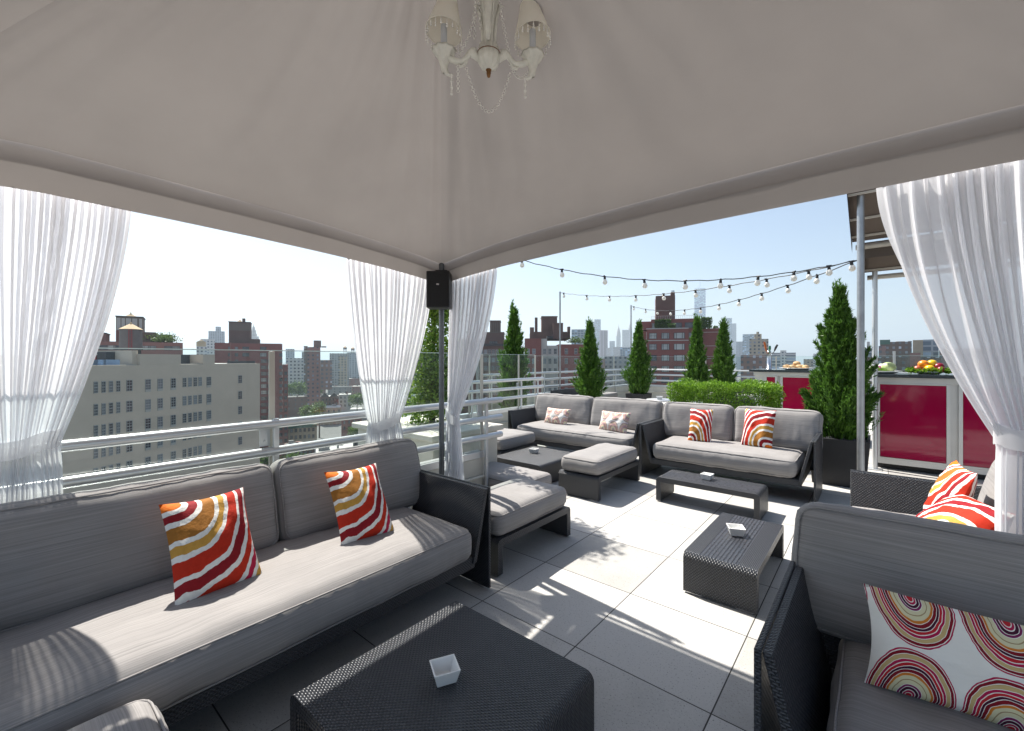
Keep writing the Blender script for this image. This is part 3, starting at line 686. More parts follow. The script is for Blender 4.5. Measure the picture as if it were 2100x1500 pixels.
# ------------------------------------------------------------------ railings
def railing(label, p0, p1, posts, side, ext=(0, 0), zr=(.975, .81, .64), gt=1.42, gb=.50, curb=True, gl=None):
    """p0->p1 at deck level; glass stands on the outer side"""
    p0, p1 = Vector((*p0, 0)), Vector((*p1, 0)); e = (p1-p0); Ln = e.length; e.normalize()
    ang = math.atan2(e.y, e.x); root = empty('glass_railing', p0, ang, label, 'railing', 'tube and glass railings round the terrace')
    s = side
    for z in zr:
        mb = MB(); mb.tube([(-ext[0], 0, z), (Ln+ext[1], 0, z)], .027, 14); mb.build('handrail', M['alu'], root)
    for q in posts:
        mb = MB(); mb.box((q-.016, -.012, .0), (q+.016, .012, zr[0]+.032)); st = mb.build('stanchion', M['alu'], root, bevel=.004)
        mb = MB(); mb.box((q-.017, s*.062-.007, .3), (q+.017, s*.062+.007, gt-.004)); mb.build('glass_post', M['cream'], root, bevel=.003)
        mb = MB(); mb.box((q-.075, s*.045-.004, .84), (q-.018, s*.045+.004, .945)); mb.tube([(q-.046, s*.045-.012, .87), (q-.046, s*.045+.012, .87)], .008, 10); mb.build('clamp', M['alu'], st)
    gl = gl or [(-ext[0], Ln)]
    ps = sorted([0-ext[0]]+[q for q in posts if 0 < q < Ln]+[Ln])
    for a, b in zip(ps[:-1], ps[1:]):
        if b-a < .1: continue
        mb = MB(); a2, b2 = a+.004, b-.004; y0, y1 = s*.074-.006, s*.074+.006
        mb.box((a2, y0, gb), (b2, y1, gt)); mb.m[1] = 1; mb.m[0] = 1; mb.m[3] = 1; mb.m[5] = 1
        mb.box((a2, y0, gt+.0003), (b2, y1, gt+.005), 1); mb.build('glass_pane', [M['glass'], M['edge']], root)  # pale strip added on top paints the glint along the glass edge
    mb = MB(); mb.box((-ext[0], s*.09-.05, gb-.06), (Ln, s*.09+.05, gb)); mb.build('base_channel', M['alu'], root, bevel=.004)
    if curb:
        mb = MB(); mb.box((-ext[0], s*.09-.04, -.25), (Ln, s*.09+.22, gb-.062)); mb.tube([(-ext[0], s*.09-.07, .27), (Ln, s*.09-.07, .27)], .014, 8); mb.build('curb', M['cream'], root)
    return root
railing('glass and tube railing right behind the long sofa', (-1.1, -5.2), (-1.1, 1.22), [.75, 2.64, 4.53, 6.40], 1, (0, .19))
railing('glass railing beyond the far corner sofa with the juniper behind it', (-3.2, 1.4), (-3.2, 4.9), [.4, 1.7, 2.95, 3.45], 1, (0, .12), (1.0, .85, .69), 1.45)
railing('long glass railing at the far left edge holding the light poles', (-4.8, 5.0), (-4.8, 12.45), [.3, 2.3, 4.3, 6.3], 1, (0, 0), (1.02, .85, .66), 1.45)
railing('railing across the far end in front of the big brick block', (-4.75, 12.45), (3.0, 12.45), [.5, 2.4, 4.3, 6.2], 1, (0, 0), (1.02, .85, .66), 1.45)
# cream ledge outside the near railing that carries the leafy column tree
mb = MB(); mb.box((-2.75, .85, -.25), (-1.45, 1.75, .60)); mb.box((-2.80, .80, .602), (-1.40, 1.80, .66)); tag(mb.build('parapet_ledge', M['cream'], bevel=.01), 'cream parapet ledge just outside the railing beside the curtained post', 'ledge')

# ------------------------------------------------------------------ plants
def blades(Pp, Dd, Ls, Ws, seed, facing=None):
    rg = np.random.default_rng(seed); n = len(Pp); Dd = Dd/np.linalg.norm(Dd, axis=1)[:, None]
    S = np.cross(Dd, rg.normal(size=(n, 3))); S /= np.linalg.norm(S, axis=1)[:, None]+1e-9
    v = np.empty((n, 4, 3)); v[:, 0] = Pp; v[:, 1] = Pp+Dd*(Ls*.45)[:, None]+S*Ws[:, None]; v[:, 2] = Pp+Dd*Ls[:, None]; v[:, 3] = Pp+Dd*(Ls*.45)[:, None]-S*Ws[:, None]
    return v.reshape(-1, 3)
def leafobj(name, V, m, parent=None, loc=None):
    n = len(V)//4; me = bpy.data.meshes.new(name); me.vertices.add(n*4); me.vertices.foreach_set('co', V.astype(np.float32).ravel())
    me.loops.add(n*4); me.loops.foreach_set('vertex_index', np.arange(n*4, dtype=np.int32)); me.polygons.add(n)
    me.polygons.foreach_set('loop_start', np.arange(0, n*4, 4, dtype=np.int32)); me.materials.append(m); me.update(calc_edges=True); me.validate()
    o = bpy.data.objects.new(name, me); col.objects.link(o)
    if parent: o.parent = parent
    if loc is not None: o.location = loc
    return o
def juniper(label, x, y, zb, h, rad, n, seed, pot=True, lean=0, size=1., low=.0):
    rg = np.random.default_rng(seed); root = empty('juniper', (x, y, 0), 0, label, 'juniper', 'clipped junipers in black planters')
    K = 260; tk = np.sort(rg.random(K)**.9); ang = rg.random(K)*2*np.pi
    prof = np.where(tk < .16, .78+1.35*tk, 1.0*(1-(tk-.16)/.84)**.85+.03)
    prof = np.where(tk < .16, .80+1.25*tk, (1-(tk-.16)/.84)**1.02+.015); rk = rad*prof*(.50+.60*rg.random(K)*(.75+.35*np.sin(ang*2+seed+tk*5))); P0 = np.stack([rk*np.cos(ang), rk*np.sin(ang), zb+tk*h*.93], 1)*1.
    P0[:, :2] *= .55
    od = np.stack([np.cos(ang), np.sin(ang), np.zeros(K)], 1)
    D0 = od*((.60+.25*rg.random(K))*(1-.75*tk))[:, None]+np.array([0, 0, 1.])*(.75+.5*rg.random(K))[:, None]; D0 /= np.linalg.norm(D0, axis=1)[:, None]
    L0 = (rk*.62+h*.05)*(.75+.6*rg.random(K))
    k = rg.integers(0, K, n); s = rg.random(n)**.8
    Pp = P0[k]+D0[k]*(L0[k]*s)[:, None]; w = (.09*rad*(1-.65*tk[k])+.14*L0[k])*(1-s)**.8
    Pp = Pp+rg.normal(size=(n, 3))*(w*.42)[:, None]
    Pp[:, 2] = np.maximum(Pp[:, 2], zb+.01+rg.random(n)*.05)
    Dd = D0[k]+rg.normal(size=(n, 3))*.38
    V = blades(Pp, Dd, (.035+.05*rg.random(n))*size, (.0045+.004*rg.random(n))*size, seed+1)
    # feathery leaders that break the outline
    K2 = 46; t2 = rg.random(K2)**.7; t2[:7] = .90+.06*rg.random(7); a2 = rg.random(K2)*2*np.pi; r2 = rad*np.clip(1.02-t2, .02, 1)*.62
    B2 = np.stack([r2*np.cos(a2), r2*np.sin(a2), zb+t2*h*.93], 1); E2 = np.stack([np.cos(a2), np.sin(a2), np.zeros(K2)], 1)*(.42*(1-t2)+.07)[:, None]+np.array([0, 0, 1.])+rg.normal(size=(K2, 3))*.08
    E2 /= np.linalg.norm(E2, axis=1)[:, None]; L2 = h*(.10+.08*rg.random(K2)); n2 = K2*(70 if n > 30000 else 40); k2 = rg.integers(0, K2, n2); s2 = rg.random(n2)
    V3 = blades(B2[k2]+E2[k2]*(L2[k2]*s2)[:, None]+rg.normal(size=(n2, 3))*(.012*(1-s2)+.003)[:, None], E2[k2]+rg.normal(size=(n2, 3))*.30, (.03+.04*rg.random(n2))*size, (.0035+.003*rg.random(n2))*size, seed+7)
    V = np.concatenate([V, V3]); leafobj('foliage', V, M['juni'], root)
    mb = MB(); mb.tube([(0, 0, zb-.12), (0, 0, zb+h*.3), (.01, 0, zb+h*.8)], [.03, .022, .006], 8); mb.build('trunk', M['bark'], root)
    # a dark heart of old twigs so that the crown is dense
    ni = n//5; t = rg.random(ni); a = rg.random(ni)*2*np.pi; r_ = rad*.55*(1-t)**.8*np.sqrt(rg.random(ni))
    V2 = blades(np.stack([r_*np.cos(a), r_*np.sin(a), zb+t*h*.85], 1), np.stack([np.cos(a)*.6, np.sin(a)*.6, np.ones(ni)], 1), np.full(ni, .11)*size, np.full(ni, .016)*size, seed+2)
    leafobj('inner_foliage', V2, M['juni'], root)
    if pot:
        mb = MB(); q = min(.27, rad*.9); z1 = zb+.03; vs = []
        for zz, w_ in ((0, q*.86), (z1, q), (z1, q-.03), (z1-.05, q-.035)): vs += [(-w_, -w_, zz), (w_, -w_, zz), (w_, w_, zz), (-w_, w_, zz)]
        fs = [(3,2,1,0)]+[(4*j+i, 4*j+(i+1) % 4, 4*j+4+(i+1) % 4, 4*j+4+i) for j in range(3) for i in range(4)]+[(12,13,14,15)]
        mb.add(vs, fs); mb.build('planter', M['soil'], root, bevel=.006)
    return root
juniper('big dense juniper in a black planter beside the awning post', 1.40, 4.30, .48, 1.68, .40, 60000, 11, size=.85)
juniper('juniper in front of the long railing, left of the skyscraper view', -3.08, 6.6, .42, 1.74, .36, 15000, 12, size=1.3)
juniper('juniper at the far railing corner in front of the brick block', -3.30, 9.67, .40, 1.95, .42, 15000, 13, size=1.5)
juniper('juniper behind the hedge, left of the close pair', -1.95, 10.3, .30, 2.15, .37, 15000, 14, size=1.5)
juniper('juniper behind the hedge, right of the close pair', -1.40, 10.75, .30, 2.05, .40, 15000, 15, size=1.5)
juniper('loose feathery juniper behind the glass railing at the left of the brown towers', -4.2, 5.35, .2, 2.25, .42, 12000, 16, size=1.5)

def hedge():
    root = empty('boxwood_hedge', (.06, 4.85, 0), 0, 'bright green clipped hedge in a long planter behind the striped pillow sofa', 'hedge')
    rg = np.random.default_rng(5); n = 26000; hx, hy, z0, z1 = .66, .30, .42, 1.03
    u = rg.random((n, 3))*2-1
    # leaves gather near the clipped surface
    f = rg.integers(0, 5, n); dpt = 1-.28*rg.random(n)**1.6
    P_ = u.copy(); P_[f == 0, 2] = dpt[f == 0]; P_[f == 1, 1] = -dpt[f == 1]; P_[f == 2, 1] = dpt[f == 2]; P_[f == 3, 0] = dpt[f == 3]; P_[f == 4, 0] = -dpt[f == 4]
    X = P_[:, 0]*hx; Y = P_[:, 1]*hy; Z = z0+(P_[:, 2]*.5+.5)*(z1-z0)
    bumpz = np.array([mnoise.noise(Vector((a*3.1, b*3.1, 1.7))) for a, b in zip(X, Y)])*.07*(P_[:, 2] > -.2)
    X += np.array([mnoise.noise(Vector((b*6, c*5, 9.))) for b, c in zip(Y, Z)])*.05*(f >= 3)
    Y += np.array([mnoise.noise(Vector((b*4, c*5, 3.))) for b, c in zip(X, Z)])*.06
    Pp = np.stack([X, Y, Z+bumpz], 1)+rg.normal(size=(n, 3))*.012
    Dd = np.stack([P_[:, 0]*.4, P_[:, 1]*.6, np.full(n, .55)], 1)+rg.normal(size=(n, 3))*.6
    leafobj('leaves', blades(Pp, Dd, .018+.016*rg.random(n), .006+.004*rg.random(n), 6), M['hedge'], root)
    mb = MB()
    for i in range(16):
        x = rnd.uniform(-.6, .6); y = rnd.uniform(-.22, .1); q = Vector((x, y, .40)); mb.tube([q, q+Vector((rnd.uniform(-.05, .05), rnd.uniform(-.05, .03), .2)), q+Vector((rnd.uniform(-.12, .12), rnd.uniform(-.1, .05), .45))], [.008, .006, .003], 6)
    pieces(mb, 'branch', M['bark'], root)
    mb = MB(); mb.box((-.66, -.30, 0), (.66, .30, .42)); mb.build('planter_box', M['soil'], root, bevel=.008)
hedge()
def leafy_column():
    root = empty('columnar_tree', (-2.1, 1.38, .662), 0, 'tall narrow leafy tree rising behind the curtained corner post', 'tree')
    rg = np.random.default_rng(8); n = 15000; K = 70
    ck = np.stack([np.clip(rg.normal(size=K), -1.8, 1.8)*.13, np.clip(rg.normal(size=K), -1.8, 1.8)*.13, .05+rg.random(K)*2.45], 1); ck[:, :2] *= np.clip(1.25-ck[:, 2:3]/3.2, .3, 1)
    k = rg.integers(0, K, n); Pp = ck[k]+np.clip(rg.normal(size=(n, 3)), -2, 2)*np.array([.095, .095, .10]); Pp[:, 2] = np.abs(Pp[:, 2])
    Dd = rg.normal(size=(n, 3))+np.array([0, 0, -.2]); leafobj('foliage', blades(Pp, Dd, .03+.03*rg.random(n), .010+.007*rg.random(n), 9), M['vine'], root)
    mb = MB(); mb.tube([(0, 0, 0), (.02, 0, 1.1), (0, .02, 2.3)], [.035, .025, .01], 8); mb.build('trunk', M['bark'], root)
leafy_column()

# ------------------------------------------------------------------ bar
M['red'] = plain('magenta_glass_panel', (.31, .003, .042), .06, 0, .04, 2., .55); M['barframe'] = plain('pale_bar_frame', (.62, .61, .58), .35, .2, .05, 4.)
M['stone'] = plain('dark_counter_stone', (.035, .045, .05), .12, 0, .2, 14.)
def bar(label, x, y, W, D, bays, side_panel=None):
    r = empty('bar_counter', (x, y, 0), 0, label, 'bar', 'bar counters with magenta panels')
    mb = MB(); mb.box((.02, .03, .09), (W-.02, D-.02, 1.12)); mb.build('cabinet', M['barframe'], r)
    mb = MB(); mb.box((-.06, -.07, 1.145), (W+.02, D+.04, 1.185)); mb.build('countertop', M['stone'], r, bevel=.004)
    mb = MB(); mb.box((0, 0, 1.075), (W, .028, 1.143)); mb.box((0, 0, .07), (W, .028, .13)); pieces(mb, 'frame_rail', M['barframe'], r, .003)
    for a, b in bays:
        mb = MB(); mb.box((a, .006, .15), (b, .024, 1.055)); mb.build('panel', M['red'], r, bevel=.002)
        f = MB(); t = .035
        for q in ((a-t, b+t, .13, .149), (a-t, b+t, 1.056, 1.074)): f.box((q[0], -.004, q[2]), (q[1], .0275, q[3]))
        f.box((a-t, -.003, .1495), (a-.001, .027, 1.0555)); f.box((b+.001, -.003, .1495), (b+t, .027, 1.0555)); f.build('panel_frame', M['barframe'], r)
    mb = MB(); mb.box((.05, .08, 0), (W-.05, D-.08, .07)); mb.build('plinth', M['blackpl'], r)
    return r
bar('farther bar counter with bread platter and beer tap, left of the big juniper', .03, 7.0, 1.62, .75, [(.205, .335), (.45, 1.05), (1.15, 1.52)])
bar('nearer bar counter with fruit and vegetable platters, right of the big juniper', 1.68, 5.35, 2.6, .80, [(.075, .665), (.80, 1.40), (1.55, 2.15)])
def platter(label, x, y, z, rad):
    mb = MB(); mb.lathe([(.001, .0), (rad*.6, 0), (rad, .028), (rad*.99, .033), (rad*.58, .010), (.001, .010)], n=28)
    return tag(mb.build('platter', M['ceramic'], loc=(x, y, z)), label, 'platter', 'white platters of food on the bars')
CT = 1.1855
M['bread'] = plain('bread_crust', (.52, .33, .15), .6, 0, .3, 18.)
px = .66; platter('white oval platter under bread rolls on the farther bar', px, 7.22, CT, .27)
for k, (a, b, c, s) in enumerate(((-.15, -.02, 0, .062), (-.06, -.08, 0, .06), (.04, -.04, 0, .064), (.13, -.05, 0, .058), (-.05, .06, 0, .062), (.07, .08, 0, .06), (0, 0, .06, .06))):
    mb = MB(); mb.ball((0, 0, s*.62), s, 14, 9, sq=(1, .95, .66)); o = mb.build('bread_roll', M['bread'], loc=(px+a, 7.22+b, CT+.011+c)); o.rotation_euler.z = k
    tag(o, 'round bread roll heaped on the white platter of the farther bar', 'bread roll', 'bread rolls on the platter')
# beer tap
p = onY(1577, 752, 7.3); t = empty('beer_tap', (p.x, 7.3, CT), R(20), 'chrome beer tap column with coloured handles on the farther bar', 'beer tap')
mb = MB(); mb.lathe([(.05, 0), (.05, .012), (.034, .016), (.034, .30), (.036, .305), (.036, .33), (.001, .333)], n=18); mb.build('column', M['chrome'], t)
for i, (a, c, le) in enumerate(((-.055, (.5, .12, .02), .16), (.0, (.01, .16, .08), .09), (.075, (.02, .02, .02), .11))):
    mb = MB(); mb.tube([(a*.4, -.035, .29), (a*.8, -.06, .30), (a, -.065, .335)], .007, 8); mb.tube([(a, -.065, .335), (a+.25*a, -.07, .335+le*.5), (a*1.6, -.075, .335+le)], [.012, .02, .016], 8); mb.build('handle', plain('tap_handle_%d' % i, c, .4), t)
# vegetables and fruit
def blob(name, label, cat, x, y, z, r, c, sq=(1, 1, 1), bmp=0, group=None, rough=.45, ridges=0):
    mb = MB(); k = 10; prof = [(max(1e-4, math.sin(math.pi*i/k))*r, -math.cos(math.pi*i/k)*r) for i in range(k+1)]
    mb.lathe(prof, (0, 0, r*sq[2]*.97), 20, 0, Matrix.Diagonal((sq[0], sq[1], sq[2])), flute=.07 if ridges else 0, nf=ridges)
    return tag(mb.build(name, plain(name+'_skin', c, rough, 0, .3, 25., bmp=bmp), loc=(x, y, z)), label, cat, group)
pv = onY(1805, 762, 5.62); platter('white platter under vegetables on the nearer bar, beside the white pipe', pv.x, 5.62, CT, .22)
for (a, b, r, c, nm, lb) in ((.08, -.03, .075, (.42, .50, .22), 'cabbage', 'pale green cabbage on the vegetable platter of the nearer bar'), (-.0, -.02, .05, (.30, .06, .16), 'red_onion', 'purple onion beside the cabbage on the vegetable platter'), (-.09, .02, .07, (.62, .64, .58), 'cauliflower', 'white cauliflower on the vegetable platter beside the pipe'), (.02, .08, .065, (.60, .62, .56), 'turnip', 'white turnip at the back of the vegetable platter')):
    blob(nm, lb, nm.replace('_', ' '), pv.x+a, 5.62+b, CT+.012, r, c, (1, 1, .9), .6, 'vegetables on the nearer bar', ridges=7)
pf = onY(1905, 762, 5.62); platter('white shallow bowl under colourful fruit on the nearer bar', pf.x, 5.62, CT, .15)
for (a, b, z, r, c, nm, lb) in ((-.05, -.02, .06, .055, (.70, .22, .01), 'orange_pepper', 'big orange pepper on top of the fruit bowl'), (.03, .02, .075, .05, (.75, .5, .02), 'yellow_pepper', 'yellow pepper crowning the fruit bowl'), (.0, -.09, .012, .05, (.75, .48, .01), 'lemon', 'yellow lemon at the front of the fruit bowl'), (.09, 0, .03, .055, (.20, .005, .02), 'dark_apple', 'dark red apple at the right of the fruit bowl'), (-.10, -.03, .012, .045, (.42, .10, .05), 'peach', 'reddish peach at the left of the fruit bowl'), (.10, -.08, .012, .04, (.25, .01, .02), 'plum', 'small red plum low at the right of the fruit bowl')):
    blob(nm, lb, nm.split('_')[-1], pf.x+a, 5.62+b, CT+.012+z, r, c, (1, .95, .9), 0, 'fruit in the bowl', .3)
rg = np.random.default_rng(21)
for (cx_, lab) in ((pf.x, 'green lettuce garnish round the fruit bowl'), (pv.x-.1, 'green lettuce garnish at the left of the vegetable platter')):
    n = 500; a = rg.random(n)*2*np.pi; r_ = .13+.06*rg.random(n); Pp = np.stack([r_*np.cos(a), r_*np.sin(a)*.8, .0+.045*rg.random(n)], 1)
    tag(leafobj('lettuce', blades(Pp, np.stack([np.cos(a), np.sin(a), .5*np.ones(n)], 1)+rg.normal(size=(n, 3))*.5, .03+.02*rg.random(n), .014*np.ones(n), 22), M['hedge'], loc=(cx_, 5.62, CT+.014)), lab, 'lettuce')
# glass guard on the nearer bar
p = onY(1834, 757, 5.95); gs = empty('glass_screen', (1.72, 5.98, CT), 0, 'clear glass guard standing on the nearer bar on a white post', 'glass screen')
mb = MB(); mb.box((0, -.004, .02), (1.9, .004, .29)); mb.m[1] = 1; mb.build('pane', [M['glass'], M['edge']], gs)
for q in (p.x-1.72, 1.45):
    mb = MB(); mb.box((q-.014, -.024, .003), (q+.014, -.005, .29)); mb.box((q-.05, -.16, 0), (q+.17, -.025, .006)); mb.build('post', M['alu'], gs, bevel=.003)

# ------------------------------------------------------------------ awning over the bar with its poles
M['awn'] = cloth('awning_canvas', (.115, .095, .082), .05, bmp=.1); M['rib'] = plain('awning_rib', (.50, .47, .42), .5)
aw = empty('bar_awning', (1.58, 3.55, 0), 0, 'brown canvas awning with pale ribs over the bar, behind the right curtain', 'awning')
def slope(y0, z0, y1, z1, x0, x1, nm, ribs, front):
    mb = MB(); mb.grid(lambda u, v: Vector((x0+(x1-x0)*u, y0+(y1-y0)*v, z0+(z1-z0)*v-.05*math.sin(math.pi*v))), 12, 10); mb.build('canvas', M['awn'], aw)
    for i in range(ribs):
        v = (i+.5)/ribs; mb = MB(); yy, zz = y0+(y1-y0)*v, z0+(z1-z0)*v-.05*math.sin(math.pi*v)-.02; mb.box((x0, yy-.010, zz-.010), (x1, yy+.010, zz+.010)); mb.build('rib', M['rib'], aw)
    mb = MB(); mb.add([(x0, y0, z0-.02), (x0, y1, z1-.02), (x0, y1, z1-.13), (x0, y0, z0-.13)], [(0,1,2,3)]); mb.add([(x0-.004, y0, z0+.02), (x0-.004, y1, z1+.02), (x0-.004, y1, z1-.11), (x0-.004, y0, z0-.11)], [(3,2,1,0)]); pieces(mb, 'side_valance', M['awn'], aw)
    mb = MB(); mb.tube([(x0+.03, y1-.01, z1-.07), (x1, y1-.01, z1-.07)], .03, 8); mb.build('eave_beam', M['rib'], aw)
slope(-.20, 3.06, 1.05, 2.72, -.075, 3.2, 'a', 3, True); slope(1.07, 2.68, 1.80, 2.47, .02, 3.2, 'b', 2, False)
mb = MB(); mb.add([(.02, 1.06, 2.70), (3.2, 1.06, 2.70), (3.2, 1.06, 2.52), (.02, 1.06, 2.52)], [(0,1,2,3)]); mb.build('drop_cloth', M['awn'], aw)
mb = MB(); mb.tube([(.02, .06, 0), (.02, .06, 2.98)], .030, 16); mb.box((-.05, -.01, 0), (.09, .13, .012)); mb.build('pole', M['steel'], aw)
mb = MB(); mb.tube([(.125, 1.70, 0), (.125, 1.70, 2.48)], .028, 16); mb.box((.055, 1.63, 0), (.195, 1.77, .012)); mb.build('pole', M['alu'], aw)

# ------------------------------------------------------------------ string lights
def bulb_glass():
    m, nt = mat('milky_bulb'); p = N(nt, 'ShaderNodeBsdfPrincipled', ins={'Base Color': (.86, .85, .81, 1), 'Roughness': .12}); t = N(nt, 'ShaderNodeBsdfTranslucent', ins={0: (.85, .83, .78, 1)})
    mx = N(nt, 'ShaderNodeMixShader', ins={0: .4}); L(nt, p.outputs[0], mx.inputs[1]); L(nt, t.outputs[0], mx.inputs[2]); out(nt, mx.outputs[0]); return m
M['bulb'] = bulb_glass()
mbB = MB(); mbB.lathe([(.015, -.042), (.021, -.049), (.029, -.061), (.0355, -.077), (.0365, -.089), (.032, -.105), (.021, -.117), (.009, -.1225), (.0005, -.124)], n=16)
mbS = MB(); mbS.tube([(-.028, 0, .004), (.028, 0, .004)], .010, 8); mbS.lathe([(.012, .004), (.017, -.012), (.019, -.045), (.014, -.049), (.0005, -.049)], n=12)
proto_b = mbB.build('bulb', M['bulb']); proto_s = mbS.build('socket', M['blackpl'], proto_b)
protos = [proto_b]
AN = Vector((1.545, 5.12, 2.60))
def lights(label, a, b, s, ts):
    a, b = Vector(a), Vector(b); r = empty('string_lights', a, 0, label, 'string lights', 'festoon light strings over the terrace')
    f = lambda t: a.lerp(b, t)-Vector((0, 0, s*4*t*(1-t)))-a
    mb = MB(); mb.tube([f(i/48)+Vector((0, 0, .006*math.sin(i*1.9))) for i in range(49)], .0065, 6); mb.build('cable', M['blackpl'], r)
    for t in ts:
        if protos: c = protos.pop(); c.parent = r
        else: c = copy_tree(proto_b, r)
        c.location = f(t); c.rotation_euler = (rnd.uniform(-.12, .12), rnd.uniform(-.12, .12), rnd.uniform(0, 3))
def tpx(a, b, s, pxs):
    """curve parameter where the string passes over each surveyed bulb"""
    a, b = Vector(a), Vector(b); res = []
    for px in pxs:
        lo, hi = 0., 1.
        for _ in range(40):
            t = (lo+hi)/2; d = a.lerp(b, t)-CAM; x = CX+F*d.dot(RT)/d.dot(FW)
            if x < px: lo = t
            else: hi = t
        res.append(lo)
    return res
S1 = Vector((-3.26, 3.3, 3.22)); S2 = Vector((-4.76, 7.98, 3.15)); S3 = Vector((-4.76, 12.4, 3.21))
lights('nearest and highest festoon string, coming out from under the tent edge', S1, AN, .40, tpx(S1, AN, 0, (1070, 1152, 1240, 1321, 1405, 1478, 1555, 1628, 1700, 1746)))
lights('middle festoon string from the pole on the long railing', S2, AN, .24, tpx(S2, AN, 0, (1156, 1203, 1250, 1304, 1361, 1426, 1496, 1572, 1658)))
lights('farthest and lowest festoon string from the corner pole', S3, AN, .36, tpx(S3, AN, 0, (1300, 1324, 1349, 1375, 1404, 1437, 1475, 1516, 1562, 1615, 1676)))
for q, lb in ((S1, 'thin light pole hidden behind the narrow curtain'), (S2, 'tall thin pole on the long railing holding the middle light string'), (S3, 'thin pole at the far railing corner holding the lowest light string')):
    mb = MB(); mb.tube([(0, 0, 0), (0, 0, q.z+.03)], .022, 10); mb.box((-.05, -.05, 0), (.05, .05, .01)); mb.tube([(0, 0, q.z-.01), (.03, 0, q.z)], .006, 6); tag(mb.build('light_pole', M['steel'], loc=(q.x-.015, q.y, 0)), lb, 'pole', 'poles carrying the light strings')

# ------------------------------------------------------------------ far lounge corner behind the sofas
def far_bench(label, loc, rz, W):
    r = empty('low_bench', loc, rz, label, 'bench', 'low benches along the far railings'); mb = MB(); mb.box((0, 0, .06), (W, .62, .26)); mb.box((0, .56, .261), (W, .62, .58)); mb.build('woven_base', M['weave'], r, bevel=.01)
    mb = MB(); cushion_mb(mb, W/2, .28, .335, W-.04, .54, .14, .05, .015); mb.build('cushion', M['fabric'], r)
far_bench('low bench along the long railing with one terracotta pillow', (-4.35, 7.3, 0), R(90), 2.6)
bpy.data.objects['low_bench'].location.x = -4.0; 
far_bench('low bench across the far end behind the hedge with one pale pillow', (-3.0, 11.0, 0), 0, 2.3)
pillow('terracotta printed pillow leaning on the bench by the long railing', (-4.10, 8.55, .41), (-4.05, 9.0, .41), .36, R(15), M['terra'], name='throw_pillow', group=G1+' far off')
pillow('pale printed pillow on the far bench just left of the hedge', (-2.35, 11.1, .41), (-1.85, 11.1, .41), .36, R(15), M['ovalp'], name='lumbar_pillow', group=G1+' far off')
def round_table(label, x, y):
    r = empty('side_table', (x, y, 0), 0, label, 'side table', 'pale round side tables'); mb = MB(); mb.lathe([(.001, .47), (.30, .47), (.305, .485), (.30, .50), (.001, .50)], n=28); mb.build('table_top', M['alu'], r)
    mb = MB(); mb.lathe([(.16, 0), (.16, .015), (.03, .03), (.03, .47)], n=16); mb.build('pedestal', M['alu'], r)
round_table('pale round table with a white dish, behind the far corner sofa', -1.85, 7.5); round_table('pale round table right beside the left end of the hedge', -1.25, 7.35)
dish('white square dish on the pale round table behind the sofas', -1.86, 7.45, .5005, .13, R(20))
#CITY
# ------------------------------------------------------------------ the city beyond the railing
M['wframe'] = plain('white_window_frame', (.62, .62, .60), .5); M['gframe'] = plain('grey_window_frame', (.34, .35, .35), .5); M['dframe'] = plain('dark_window_frame', (.05, .05, .055), .4)
def paneglass(name, a, b):
    m, nt = mat(name); p = N(nt, 'ShaderNodeBsdfPrincipled', ins={'Roughness': .08, 'Specular IOR Level': .8}); oi = N(nt, 'ShaderNodeObjectInfo'); f = nz(nt, coords(nt, 'Object'), 1.2, 2)
    k = math_(nt, 'ADD', math_(nt, 'MULTIPLY', oi.outputs['Random'], .7), math_(nt, 'MULTIPLY', f, .3)); L(nt, ramp(nt, k, [(.35, a), (.85, b)]), p.inputs['Base Color']); out(nt, p.outputs[0]); return m
M['pane'] = paneglass('window_glass', (.02, .025, .035), (.22, .25, .28)); M['panel2'] = paneglass('curtained_window_glass', (.05, .06, .08), (.42, .43, .42))
def winmesh(nx, nz_, fr=.08, mul=.05, cols=None):
    mb = MB(); mb.box((-.5, -.02, -.5), (.5, 0, .5), 1)
    for a, b in (((-.5, -.09, -.5), (-.5+fr, -.021, .5)), ((.5-fr, -.09, -.5), (.5, -.021, .5)), ((-.5+fr, -.088, -.5), (.5-fr, -.021, -.5+fr*.8)), ((-.5+fr, -.088, .5-fr*.8), (.5-fr, -.021, .5))): mb.box(a, b)
    for x in (cols or [i/nx-.5 for i in range(1, nx)]): mb.box((x-mul/2, -.075, -.5+fr*.8), (x+mul/2, -.021, .5-fr*.8))
    for i in range(1, nz_):
        z = i/nz_-.5; w = mul*.8*(1.6 if i*2 == nz_ else 1); mb.box((-.5+fr, -.07, z-w/2), (.5-fr, -.021, z+w/2))
    return mb
WM = {}
def wstyle(k, mb, mats): 
    o = mb.build('window', mats); WM[k] = o.data; bpy.data.objects.remove(o)
wstyle('sash', winmesh(2, 4, .06, .045), [M['gframe'], M['pane']]); wstyle('wide', winmesh(2, 2, .06, .04, [-.25, .25]), [M['dframe'], M['panel2']])
wstyle('big', winmesh(3, 1, .06, .05, [-.27, .27]), [M['dframe'], M['panel2']]); wstyle('slit', winmesh(2, 4, .07, .05), [M['gframe'], M['pane']]); wstyle('plain', winmesh(1, 2, .10, .05), [M['dframe'], M['pane']])
BRK = (.25, .13, .115)
M['beige'] = wallmat('beige_stucco', (.55, .46, .375), .07); M['brick'] = wallmat('red_brick', BRK, .16); M['brick2'] = wallmat('brown_brick', (.135, .085, .075), .18); M['brick3'] = wallmat('dark_red_brick', (.22, .088, .08), .14)
